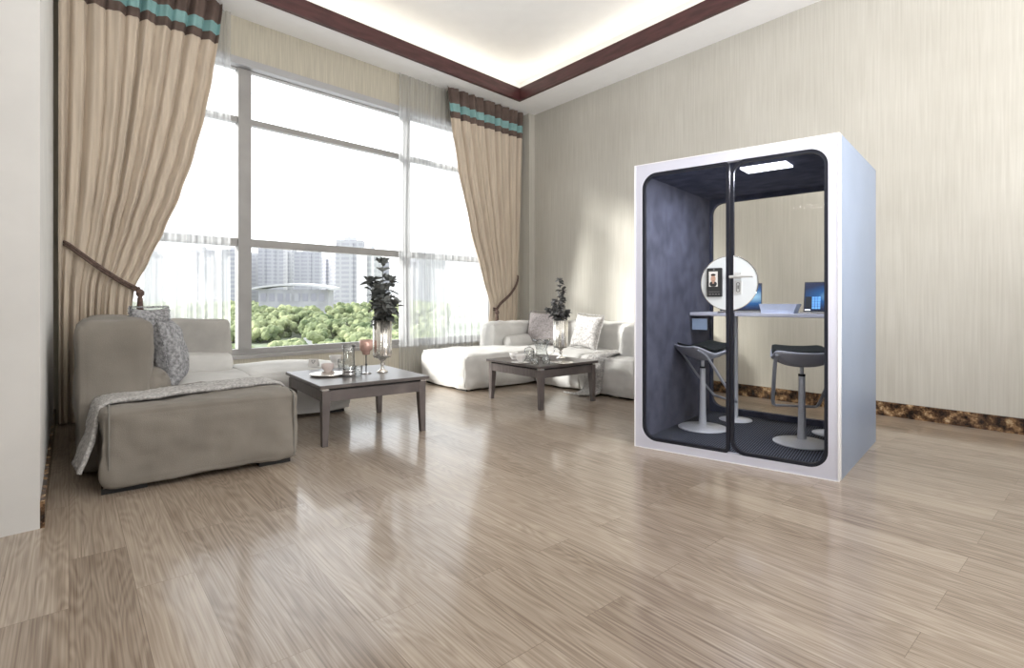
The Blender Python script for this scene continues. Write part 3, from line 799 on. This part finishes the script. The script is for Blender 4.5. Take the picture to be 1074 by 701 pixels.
cup('white porcelain cup at the left edge of the farther coffee table', at(539, 377, z2), .055, .08, M['porc'], 2.0)
cup('wide white cup with dark rim beside the lidded jar on the farther table', at(546, 381, z2) + Vector((0, 0, .012)), .06, .085, M['porc'], 3.4)
tag(obj('saucer', lathe(BM(), [(0, 0), (.07, .0), (.1, .01), (.098, .014), (.068, .006), (0, .006)]), M['porc'], smooth=True, loc=at(546, 381, z2)), 'white saucer under the wide cup on the farther coffee table', 'saucer')
tumbler('clear tumbler in front of the crystal pitcher', at(573, 382.5, z2), .04, .08)
tumbler('clear tumbler in front of the lidded crystal jar', at(561, 383, z2), .04, .07)
tag(obj('serving_tray', lathe(BM(), [(0, 0), (.11, 0), (.125, .01), (.12, .012), (0, .006)], n=40), M['silver'], smooth=True, loc=at(589, 381, z2)), 'small round silver tray in front of the farther vase', 'tray')

# ------------------------------------------------------------------ glass booth
FLc = at(665.5, 468); BROT = math.atan2(-.6, .8)
BW, BH = 1.35, 2.165
BT = thing('phone_booth', 'white-framed glass meeting booth with dark felt lining standing on the wood floor', 'booth', FLc, BROT)
BD = 1.37
q00, q10, q11, q01 = Vector((0, 0)), Vector((BW, 0)), Vector((1.486, 1.29)), Vector((.106, 1.454))
def Q(p):
    """booth plan coordinates -> booth frame (the booth's plan is slightly splayed)"""
    s, t = p[0] / BW, p[1] / BD
    v = q00 * (1 - s) * (1 - t) + q10 * s * (1 - t) + q11 * s * t + q01 * (1 - s) * t
    return Vector((v.x, v.y, p[2]))
def rrect(x0, x1, z0, z1, r, n=8):
    rs = r if isinstance(r, (tuple, list)) else (r, r, r, r)      # bl, br, tr, tl
    out = []
    for (cx, cz, a0, rr) in [(x0, z0, 180, rs[0]), (x1, z0, 270, rs[1]), (x1, z1, 0, rs[2]), (x0, z1, 90, rs[3])]:
        sx = 1 if cx == x0 else -1; sz = 1 if cz == z0 else -1
        for i in range(n + 1):
            a = R(a0 + 90 * i / n)
            out.append((cx + sx * rr + rr * math.cos(a), cz + sz * rr + rr * math.sin(a)))
    return out
def ring_xz(bm, outer, inner, y0, y1, fn=None):
    f = fn or (lambda p: Vector(p)); n = len(outer)
    L = [[bm.verts.new(f((x, y, z))) for x, z in loop] for loop in (outer, inner) for y in (y0, y1)]
    o0, o1, i0, i1 = L
    for k in range(n):
        j = (k + 1) % n
        for A, B in ((o0, i0), (i0, i1), (i1, o1), (o1, o0)):
            bm.faces.new([A[k], A[j], B[j], B[k]])
    return bm
def plate_xz(bm, loop, y0, y1, fn=None):
    f = fn or (lambda p: Vector(p)); n = len(loop)
    A = [bm.verts.new(f((x, y0, z))) for x, z in loop]; B = [bm.verts.new(f((x, y1, z))) for x, z in loop]
    bm.faces.new(A); bm.faces.new(B[::-1])
    for k in range(n): bm.faces.new([A[k], A[(k + 1) % n], B[(k + 1) % n], B[k]])
    return bm
OX0, OX1, OZ0, OZ1 = .062, BW - .062, .062, BH - .075
FT = .05
b = BM(); ring_xz(b, rrect(.010, BW - .010, .006, BH - .006, .004), rrect(OX0, OX1, OZ0, OZ1, .11), 0, FT, Q)
obj('front_frame', b, M['white'], BT)
wt = .045
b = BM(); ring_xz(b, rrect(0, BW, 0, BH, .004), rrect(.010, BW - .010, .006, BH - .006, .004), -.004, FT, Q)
obj('edge_highlight', b, mat('highlight_white', (.93, .93, .97), .25), BT)  # thin white outline painting bright highlights along the frame's edges
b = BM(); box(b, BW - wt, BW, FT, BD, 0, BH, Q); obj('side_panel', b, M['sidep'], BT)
b = BM(); box(b, 0, wt, FT, BD, 0, BH, Q); obj('side_panel', b, M['white'], BT)
b = BM(); box(b, wt, BW - wt, FT, BD, BH - .06, BH, Q); obj('roof', b, M['white'], BT)
b = BM(); box(b, wt, BW - wt, FT, BD, 0, .05, Q); obj('base', b, M['gasket'], BT)
b = BM(); box(b, wt + .012, BW - wt - .012, FT, BD - .05, .05, .06, Q); obj('floor_carpet', b, M['carpet'], BT)
b = BM(); box(b, wt, wt + .012, FT, BD - .05, .05, BH - .072, Q); obj('side_lining', b, M['feltlight'], BT)
b = BM(); box(b, BW - wt - .012, BW - wt, FT, BD - .05, .05, BH - .072, Q); obj('side_lining', b, M['felt'], BT)
b = BM(); box(b, wt, BW - wt, FT, BD - .05, BH - .072, BH - .06, Q); obj('ceiling_lining', b, M['felt'], BT)
b = BM(); ring_xz(b, rrect(wt, BW - wt, .05, BH - .06, .004), rrect(wt + .03, BW - .07, .11, BH - .11, .10), BD - .05, BD, Q)
obj('rear_frame', b, M['felt'], BT)
b = BM(); plate_xz(b, rrect(wt + .03, BW - .07, .11, BH - .11, .10), BD - .03, BD - .022, Q)
obj('rear_glass', b, M['rglass'], BT)
# LED panel
b = BM(); box(b, .69, .99, .24, .42, BH - .084, BH - .072, Q); lp = obj('light_panel', b, M['led'], BT)
# fixed pane and door, each with a dark rounded gasket
DX = .700; g = .022
def pane(name, x0, x1, radii, mm):
    b = BM(); ring_xz(b, rrect(x0, x1, OZ0, OZ1, radii), rrect(x0 + g, x1 - g, OZ0 + g, OZ1 - g, tuple(max(.02, r - g) for r in radii)), .004, .034)
    fr = obj(name, b, M['gasket'], BT)
    b = BM(); plate_xz(b, rrect(x0 + g, x1 - g, OZ0 + g, OZ1 - g, tuple(max(.02, r - g) for r in radii)), .014, .022)
    obj('glass_pane', b, mm, fr)
    return fr
fixed = pane('fixed_panel', OX0, DX - .003, (.11, .03, .03, .11), M['bglass'])
door = pane('door', DX + .003, OX1, (.10, .11, .11, .10), M['bglass'])
# frosted disc across both leaves, cut by the divider
dcx, dcz = .695, 1.245; dr = .188
def half_disc(sg, x_in):
    pts = []; n = 32
    for i in range(n + 1):
        a = R(-90) + math.pi * i / n
        x = dcx + sg * dr * math.cos(a); z = dcz + dr * math.sin(a)
        x = max(x, x_in) if sg > 0 else min(x, x_in)
        pts.append((x, z))
    return pts
b = BM(); plate_xz(b, half_disc(-1, DX - .003 - g - .001), .0, .012); dl = obj('disc_plate', b, M['disc'], fixed)
b = BM(); plate_xz(b, half_disc(1, DX + .003 + g + .001), .0, .012); drr = obj('disc_plate', b, M['disc'], door)
rim = []
b = BM(); hd = half_disc(-1, DX - .003 - g - .001); tube(b, [(x, .0, z) for x, z in hd], .003, 5); obj('disc_rim', b, M['chrome'], fixed)
b = BM(); hd = half_disc(1, DX + .003 + g + .001); tube(b, [(x, .0, z) for x, z in hd], .003, 5); obj('disc_rim', b, M['chrome'], door)
# access terminal with portrait on the left half
tm = thing('access_terminal', 'dark access terminal showing a small portrait, mounted on the booth front disc', 'access terminal', FLc, BROT)
tx0, tx1, tz0, tz1 = .552, .654, 1.150, 1.352
b = BM(); plate_xz(b, rrect(tx0, tx1, tz0, tz1, .006, 3), -.018, -.0005); obj('housing', b, M['black'], tm)
sx0, sx1, sz0, sz1 = .566, .626, 1.222, 1.328
b = BM(); box(b, sx0, sx1, -.020, -.0182, sz0, sz1); ph = obj('portrait_screen', b, M['paper'], tm)
cxp = (sx0 + sx1) / 2
def ell(bm, cx, cz, rx, rz, y, n=20, lo=None):
    vs = [bm.verts.new((cx + rx * math.cos(2 * math.pi * i / n), y, max(cz + rz * math.sin(2 * math.pi * i / n), lo if lo else -9))) for i in range(n)]
    bm.faces.new(vs)
b = BM(); ell(b, cxp, 1.240, .025, .020, -.0204, lo=1.2225); obj('portrait_jacket', b, M['black'], ph)
b = BM(); ell(b, cxp, 1.276, .0165, .026, -.0206); box(b, cxp - .006, cxp + .006, -.0206, -.0202, 1.243, 1.26); obj('portrait_face', b, M['skin'], ph)
b = BM(); ell(b, cxp, 1.3035, .0165, .0085, -.0208, lo=1.297); ell(b, cxp - .006, 1.281, .0016, .0011, -.0209, 8); ell(b, cxp + .006, 1.281, .0016, .0011, -.0209, 8); ell(b, cxp, 1.262, .0055, .0012, -.0209, 8)
obj('portrait_hair', b, M['hair'], ph)
gm = mat('grey_mark', (.35, .35, .36), .5)
b = BM(); tube(b, [(.60, -.0185, 1.341), (.60, -.021, 1.341)], .004, 8); obj('camera_dot', b, gm, tm)
b = BM(); box(b, .566, .640, -.0195, -.018, 1.184, 1.186); obj('display_line', b, gm, tm)
for k in range(4):
    b = BM(); box(b, .567 + k * .020, .580 + k * .020, -.0195, -.018, 1.166, 1.170); obj('touch_key', b, gm, tm)
# door handle with lock plate
hdl = BM(); box(hdl, .735, .780, -.010, 0, 1.272, 1.318); tube(hdl, [(.758, -.008, 1.289), (.758, -.05, 1.289)], .008, 10)
tube(hdl, smooth_path([(.712, -.05, 1.285), (.76, -.052, 1.287), (.862, -.05, 1.288)], 5), .010, 10)
obj('handle', hdl, M['handle'], door, smooth=False)
b = BM(); plate_xz(b, rrect(.736, .780, 1.168, 1.262, .004, 2), -.008, 0); lk = obj('lock_plate', b, M['handle'], door)
b = BM(); ring_xz(b, rrect(.746, .770, 1.183, 1.248, .01, 4), rrect(.749, .767, 1.186, 1.245, .008, 4), -.0095, -.008); box(b, .755, .761, -.0095, -.008, 1.203, 1.228)
obj('lock_outline', b, M['black'], door)
# desk
dk = thing('booth_desk', 'grey standing desk shelf along the rear glass inside the booth', 'desk', FLc, BROT)
DZ = 1.02
b = BM(); box(b, wt + .014, BW - wt - .014, .86, 1.285, DZ - .03, DZ, Q); obj('desktop', b, M['desk'], dk, bevel=.005)
b = BM(); box(b, .075, .205, .875, .887, DZ - .155, DZ - .055, Q); obj('cable_panel', b, M['card'], dk)
for xx in (.37, 1.10):
    pp = Q((xx, 1.10, 0)); lg_ = obj('leg', lathe(BM(), [(.022, .065), (.022, DZ - .031)], (pp.x, pp.y, 0), 20), M['steel'], dk, smooth=True)
    obj('foot_disc', lathe(BM(), [(0, .061), (.138, .061), (.138, .066), (.05, .074), (.022, .08)], (pp.x, pp.y, 0), 40), M['steel'], lg_, smooth=True)

# laptops and box on the desk
def laptop(label, x, y, ang, w=.34, hh=.25, tiles=True):
    p = Q((x, y, DZ)); t = thing('laptop', label, 'laptop', (0, 0, 0), 0, 'laptops on the booth desk')
    wp = Matrix.Translation(FLc) @ Matrix.Rotation(BROT, 4, 'Z') @ p
    t.location = wp; t.rotation_euler = (0, 0, BROT + ang)
    b = BM(); box(b, -w / 2, w / 2, -.20, 0, .001, .014); obj('keyboard_base', b, M['chrome'], t, bevel=.003)
    b = BM(); box(b, -w / 2 + .02, w / 2 - .02, -.13, -.02, .014, .0152); obj('keys', b, M['black'], t)
    tl = R(-14)
    b = BM(); box(b, -w / 2, w / 2, -.004, .004, 0, hh); s = obj('screen_lid', b, M['black'], t, loc=(0, .004, .014)); s.rotation_euler = (tl, 0, 0)
    b = BM(); box(b, -w / 2 + .008, w / 2 - .008, -.0052, -.0042, .01, hh - .008); obj('display', b, M['screen'], s)
    if tiles:
        b = BM(); cols = []
        for i in range(3):
            for j in range(5):
                x0 = -w / 2 + .06 + i * .021; zz = .022 + j * .021
                box(b, x0, x0 + .018, -.0060, -.0053, zz, zz + .018)
        obj('menu_tiles', b, mat('menu_tile', (.1, .3, .6), .5, emit=(.13, .36, .75), estr=.8, var=.3, scale=30), s)
        b = BM(); box(b, -w / 2 + .012, -w / 2 + .055, -.0060, -.0053, .022, .125); obj('menu_panel', b, mat('menu_dark', (.01, .015, .02), .5), s)
        b = BM(); box(b, -w / 2 + .01, -w / 2 + .05, -.0060, -.0053, .010, .016); obj('search_bar', b, M['led'], s)
    return t
laptop('open laptop with glowing blue screen, partly behind the round white disc', .42, 1.08, R(10), tiles=False)
laptop('open laptop showing a menu of tiles, at the right end of the booth desk', 1.07, 1.10, R(-2))
p = Q((.76, .98, DZ)); wp = Matrix.Translation(FLc) @ Matrix.Rotation(BROT, 4, 'Z') @ p
b = BM(); vs = [b.verts.new((q[0] * .86, q[1], q[2] * 1.4)) for q in [(-.15, -.06, 0), (.12, -.06, 0), (.14, .06, 0), (-.14, .06, 0), (-.17, -.075, .055), (.16, -.075, .055), (.17, .075, .055), (-.16, .075, .055),
                                          (-.155, -.062, .055), (.145, -.062, .055), (.155, .062, .055), (-.145, .062, .055), (-.14, -.05, .008), (.11, -.05, .008), (.13, .05, .008), (-.13, .05, .008)]]
for f in [(3, 2, 1, 0), (12, 13, 14, 15)]: b.faces.new([vs[i] for i in f])
for a0, b0 in ((0, 4), (4, 8), (8, 12)):
    for k in range(4): b.faces.new([vs[a0 + k], vs[a0 + (k + 1) % 4], vs[b0 + (k + 1) % 4], vs[b0 + k]])
tag(obj('desk_tray', b, M['boxm'], loc=wp, rotz=BROT), 'pale blue-white open box on the booth desk between the two laptops', 'tray')

# bar stools
def bar_stool(label, loc, ang):
    t = thing('bar_stool', label, 'stool', loc, ang, 'bar stools in the booth')
    obj('base', lathe(BM(), [(0, 0), (.195, 0), (.197, .006), (.19, .010), (.06, .020), (.03, .034), (0, .034)], n=48), M['steel'], t, smooth=True)
    post = obj('post', lathe(BM(), [(.032, .03), (.027, .12), (.022, .40), (.022, .505), (.0, .505)], n=20), M['steel'], t, smooth=True)
    obj('collar', lathe(BM(), [(.0, .50), (.024, .50), (.024, .515), (0, .515)], n=20), M['gasket'], t, smooth=True)
    obj('piston', lathe(BM(), [(.013, .512), (.013, .61)], n=16), M['steel'], t, smooth=True)
    # saddle shell: x across, y forward
    def zf(x, y):
        return .625 + .065 * max(0, (-y - .02) / .17) ** 1.2 + .055 * max(0, (y + .02) / .2) ** 1.2 + .018 * (abs(x) / .21) ** 2
    def sheet(x0, y0, y1, zoff, th, back=0.0):
        b = BM(); n = 16; top = []; bot = []
        for i in range(n + 1):
            y = y0 + (y1 - y0) * i / n; rt = []; rb = []
            wdt = x0 * (1 - .16 * max(0, y / .18)) * (1 - .5 * max(0, abs((y - (y0 + y1) / 2) / ((y1 - y0) / 2)) - .85) / .15 * .3)
            for j in range(n + 1):
                x = wdt * (-1 + 2 * j / n); z = zf(x, y) + zoff
                rt.append(b.verts.new((x, y, z)))
                ed = 1 - max(abs(-1 + 2 * j / n) ** 3, abs(-1 + 2 * i / n) ** 3) * .8
                rb.append(b.verts.new((x, y, z - th * ed - .003)))
            top.append(rt); bot.append(rb)
        for i in range(n):
            for j in range(n):
                b.faces.new([top[i][j], top[i][j + 1], top[i + 1][j + 1], top[i + 1][j]])
                b.faces.new([bot[i][j], bot[i + 1][j], bot[i + 1][j + 1], bot[i][j + 1]])
        for i in range(n):
            b.faces.new([top[i][0], top[i + 1][0], bot[i + 1][0], bot[i][0]]); b.faces.new([top[i][n], bot[i][n], bot[i + 1][n], top[i + 1][n]])
            b.faces.new([top[0][i], bot[0][i], bot[0][i + 1], top[0][i + 1]]); b.faces.new([top[n][i], top[n][i + 1], bot[n][i + 1], bot[n][i]])
        return b
    obj('seat_shell', sheet(.215, -.19, .18, 0, .055), M['shell'], t, smooth=True)
    obj('seat_pad', sheet(.205, -.14, .185, .030, .027), M['blackpad'], t, smooth=True)
    b = BM()
    for s in (-1, 1):
        tube(b, smooth_path([(s * .20, -.17, .67), (s * .195, -.08, .61), (s * .18, .06, .42), (s * .16, .19, .26), (s * .13, .215, .235)], 6), .014, 8, flat=.7)
    tube(b, [(-.135, .215, .235), (0, .218, .235), (.135, .215, .235)], .014, 8, flat=.7)
    obj('footrest', b, M['shell'], t, smooth=True)
    return t
s_l = at(737, 449, .06); s_r = at(841, 465, .06)
bar_stool('bar stool with black pad at the left inside the booth, footrest turned to the right', s_l + Vector((0, 0, .0005)), R(-78))
bar_stool('bar stool with black pad at the right inside the booth, facing the desk', s_r + Vector((0, 0, .0005)), R(-16))

# ------------------------------------------------------------------ outside the window
G = -12.0
def gnd(u, v): return at(u, v, G)
M['grass'] = mat('park_ground', (.44, .44, .39), .95, var=.12, scale=.04, col2=(.20, .25, .13), detail=8)
M['tree'] = mat('tree_green', (.33, .36, .19), .95, scale=.12, col2=(.075, .11, .045), detail=9)
M['hall'] = mat('hall_white', (.50, .50, .52), .7, var=.05, scale=.05)
M['hallw'] = mat('hall_windows', (.36, .36, .39), .6, var=.2, scale=.1)
bm = BM(); n = 40
g_ = [[bm.verts.new((-2600 + 3600 * i / n, 60 + 3400 * j / n, G + 2 * noise.noise(Vector((i * .6, j * .6, 0))))) for j in range(n + 1)] for i in range(n + 1)]
for i in range(n):
    for j in range(n): bm.faces.new([g_[i][j], g_[i + 1][j], g_[i + 1][j + 1], g_[i][j + 1]])
tag(obj('park_terrain', bm, M['grass'], smooth=True), 'pale green park land far below the window', 'terrain', kind='structure')
tm1 = tower_mat('hazed_lavender', (.415, .415, .45), (.34, .34, .385), 16, 9)  # tower colours paled and low in contrast: haze is painted in
tm2 = tower_mat('hazed_white', (.45, .45, .465), (.37, .37, .40), 14, 10)
tm3 = tower_mat('hazed_grey', (.385, .385, .42), (.30, .30, .35), 20, 10)
# exhibition hall with long white roof
p = Vector(((308 - CX) / F_PX * 270, 270, G)); hl = thing('exhibition_hall', 'long low hall with a white curved roof in the park outside', 'building', p, R(8))
hl['clear'] = 26
b = BM(); box(b, -17, 17, 0, 14, 0, 19); obj('walls', b, M['hallw'], hl)
b = BM(); rows = []
for i in range(13):
    x = -20 + 40 * i / 12; zz = 19.8 + 2.2 * (1 - (x / 20) ** 2)
    rows.append([b.verts.new((x, -3, zz)), b.verts.new((x, 17, zz + 1)), b.verts.new((x, 17, zz - .5)), b.verts.new((x, -3, zz - 1))])
for A, B in zip(rows, rows[1:]):
    for k in range(4): b.faces.new([A[k], A[(k + 1) % 4], B[(k + 1) % 4], B[k]])
b.faces.new(rows[0]); b.faces.new(rows[-1][::-1])
obj('roof', b, M['hall'], hl)
for k in range(8):
    b = BM(); box(b, -16 + k * 4.1, -13.4 + k * 4.1, -.3, -.001, 13, 17); obj('glazed_bay', b, tm3, hl)
rng = random.Random(5)
tw = [(246, 262, 1150, 3, 'slim'), (268, 268, 1300, 2, ''), (284, 258, 1250, 1, ''), (300, 262, 1400, 2, ''), (322, 264, 1300, 1, ''), (340, 270, 1450, 3, ''),
      (356, 266, 1200, 1, ''), (366, 252, 1000, 1, ''), (383, 262, 900, 2, ''), (398, 274, 1100, 3, ''), (228, 270, 1200, 2, ''), (205, 262, 1150, 1, ''), (183, 272, 1250, 3, ''),
      (160, 266, 1200, 2, ''), (432, 272, 1250, 1, ''), (455, 268, 1300, 2, '')]
desc = ['pale lavender', 'off-white', 'soft grey']
for i, (u, v, Y, k, _) in enumerate(tw):
    X = (u - CX) / F_PX * Y; top = EYE + (HOR - v) / F_PX * Y - G
    w = rng.uniform(34, 62); d = 26
    t = thing('apartment_tower', 'hazy %s high-rise on the skyline, counted %s from the left of the window view' % (desc[k - 1], ['tenth', 'second', 'third', 'fourth', 'fifth', 'sixth'][0]), 'building', (X, Y, G), R(rng.uniform(-30, 30)), 'high-rises on the skyline')
    t['u'] = u
    b = BM(); box(b, -w / 2, w / 2, 0, d, 0, top); box(b, -w / 6, w / 6, -3, 0, 0, top - 6); obj('tower_walls', b, [tm1, tm2, tm3][k - 1], t)
    b = BM(); box(b, -w / 5, w / 5, d * .3, d * .7, top, top + 7); obj('roof_plant', b, M['hall'], t)
tws = sorted([o for o in bpy.data.objects if o.name.startswith('apartment_tower')], key=lambda o: o['u'])
ordn = ['first', 'second', 'third', 'fourth', 'fifth', 'sixth', 'seventh', 'eighth', 'ninth', 'tenth', 'eleventh', 'twelfth', 'thirteenth', 'fourteenth', 'fifteenth', 'sixteenth']
for i, o in enumerate(tws):
    o['label'] = 'hazy ' + o['label'].split('hazy ')[1].split(' high-rise')[0] + ' high-rise, %s from the left on the skyline' % ordn[i]
    del o['u']
# low roofs between trees
for i, (u, v, w) in enumerate([(352, 334, 34), (368, 340, 26), (384, 334, 30), (362, 350, 22), (398, 345, 24), (270, 331, 30), (262, 352, 18), (325, 362, 15)]):
    p = gnd(u, v)
    t = thing('low_building', ['low pale block below the right towers', 'small pale block left of the dark flowers', 'low block behind the dark flowers', 'small roof among trees under the towers',
              'pale roof right of the dark flowers', 'low block at the left of the white hall', 'small white roof in the trees beside the thick mullion', 'small white roof low in the trees'][i], 'building', p, R(rng.uniform(-20, 20)), 'low buildings in the park')
    w *= p.y / 640; t['clear'] = w; h_ = rng.uniform(3, 6) * min(1, p.y / 420)
    b = BM(); box(b, -w / 2, w / 2, 0, w * .6, 0, h_); obj('block_walls', b, tm1, t)
    b = BM(); box(b, -w * .54, w * .54, -w * .04, w * .64, h_, h_ + .08 * w); obj('flat_roof', b, M['hall'], t)

KEEP = [(o.location.x, o.location.y, o.get('clear', 30)) for o in bpy.data.objects if o.name.split('.')[0] in ('apartment_tower', 'low_building', 'exhibition_hall')]
for o in bpy.data.objects:
    if 'clear' in o: del o['clear']
# treetops of the park
ico = bmesh.new(); bmesh.ops.create_icosphere(ico, subdivisions=2, radius=1.0)
ic_v = [Vector(v.co) for v in ico.verts]; ic_f = [[v.index for v in f.verts] for f in ico.faces]; ico.free()
rng = random.Random(3); verts = []; faces = []; cnt = 0
while cnt < 7500:
    u = rng.uniform(90, 470); v = 320.5 + 56 * rng.random() ** .8
    if noise.noise(Vector((u * .028, v * .075, 4))) < -.05 - .3 * (v < 350): continue
    if 345 < u < 400 and 322 < v < 352 and rng.random() < .75: continue
    p = gnd(u, v)
    if p.y > 1100 or any((p.x - a_) ** 2 + (p.y - b_) ** 2 < c_ ** 2 for a_, b_, c_ in KEEP): continue
    r = rng.uniform(.55, 1.35) * (p.y / 130) ** .7; k = len(verts); lift = rng.random() ** .6; LIFT = 1.5 + 7.5 * max(0, min(1, (p.y - 140) / 70)) * (1 if p.y < 600 else .5)
    for q in ic_v:
        d = 1 + .35 * noise.noise(q * 1.7 + Vector((cnt, 0, 0)))
        verts.append((p.x + q.x * r * d, p.y + q.y * r * d, G + .6 * r + q.z * r * 1.0 * d + LIFT * lift))
    faces += [[i + k for i in f] for f in ic_f]; cnt += 1
me = bpy.data.meshes.new('park_trees'); me.from_pydata(verts, [], faces); me.materials.append(M['tree'])
o = bpy.data.objects.new('park_trees', me); C.objects.link(o)
tag(o, 'dense green treetops of the park below the window', 'trees', kind='stuff')
# ------------------------------------------------------------------ light
w = bpy.data.worlds.new('World'); bpy.context.scene.world = w; w.use_nodes = True
nt = w.node_tree; bg = nt.nodes['Background']
tc = nt.nodes.new('ShaderNodeTexCoord'); sp = nt.nodes.new('ShaderNodeSeparateXYZ'); rp = nt.nodes.new('ShaderNodeValToRGB')
nt.links.new(tc.outputs['Generated'], sp.inputs[0]); nt.links.new(sp.outputs[2], rp.inputs['Fac'])
rp.color_ramp.elements[0].color = (.96, .97, 1.0, 1); rp.color_ramp.elements[1].color = (.90, .95, 1.0, 1)
nt.links.new(rp.outputs['Color'], bg.inputs['Color'])
bg.inputs['Strength'].default_value = 2.6
def sun(d, e, ang, col):
    l = bpy.data.lights.new('sun', 'SUN'); l.energy = e; l.angle = R(ang); l.color = col
    o = bpy.data.objects.new('sun', l); C.objects.link(o)
    o.rotation_euler = Vector(d).to_track_quat('-Z', 'Y').to_euler(); return o
sun((.91, .10, -.35), 8.5, 9, (1, .97, .92))
def area(name, loc, target, sx, sy, e, col=(1, 1, 1)):
    l = bpy.data.lights.new(name, 'AREA'); l.shape = 'RECTANGLE'; l.size = sx; l.size_y = sy; l.energy = e; l.color = col
    o = bpy.data.objects.new(name, l); C.objects.link(o); o.location = loc
    o.rotation_euler = (Vector(target) - Vector(loc)).to_track_quat('-Z', 'Y').to_euler(); return o
area('room_fill', room(4, 7.5, 4.2), room(2.0, 4.5, 0), 3.5, 2.5, 110, (1, .99, .97))  # added fill behind the viewer, stands for no real fitting
area('ceiling_fill', room(3.5, 7.8, 1.6), room(3.0, 6.0, 4.3), 3, 2, 220, (1, .99, .98))  # added fill aimed upward to brighten the ceiling, no real fitting
bl = Matrix.Translation(FLc) @ Matrix.Rotation(BROT, 4, 'Z') @ Q((.69, .46, BH - .09))
area('booth_lamp', bl, bl + Vector((0, 0, -1)), .3, .3, 15, (.86, .89, 1))

# ------------------------------------------------------------------ camera
cam = bpy.data.cameras.new('camera'); co = bpy.data.objects.new('camera', cam); C.objects.link(co)
cam.sensor_width = 36; cam.lens = F_PX / 1074 * 36; cam.clip_end = 6000; cam.clip_start = .02
cam.shift_y = -(350.5 - HOR) / 1074
co.location = (0, 0, EYE); co.rotation_euler = (R(90), 0, 0)
sc = bpy.context.scene; sc.camera = co
sc.view_settings.view_transform = 'Standard'; sc.view_settings.look = 'None'
sc.view_settings.exposure = 0.0
sc.cycles.use_denoising = True
sc.cycles.max_bounces = 10; sc.cycles.transparent_max_bounces = 16
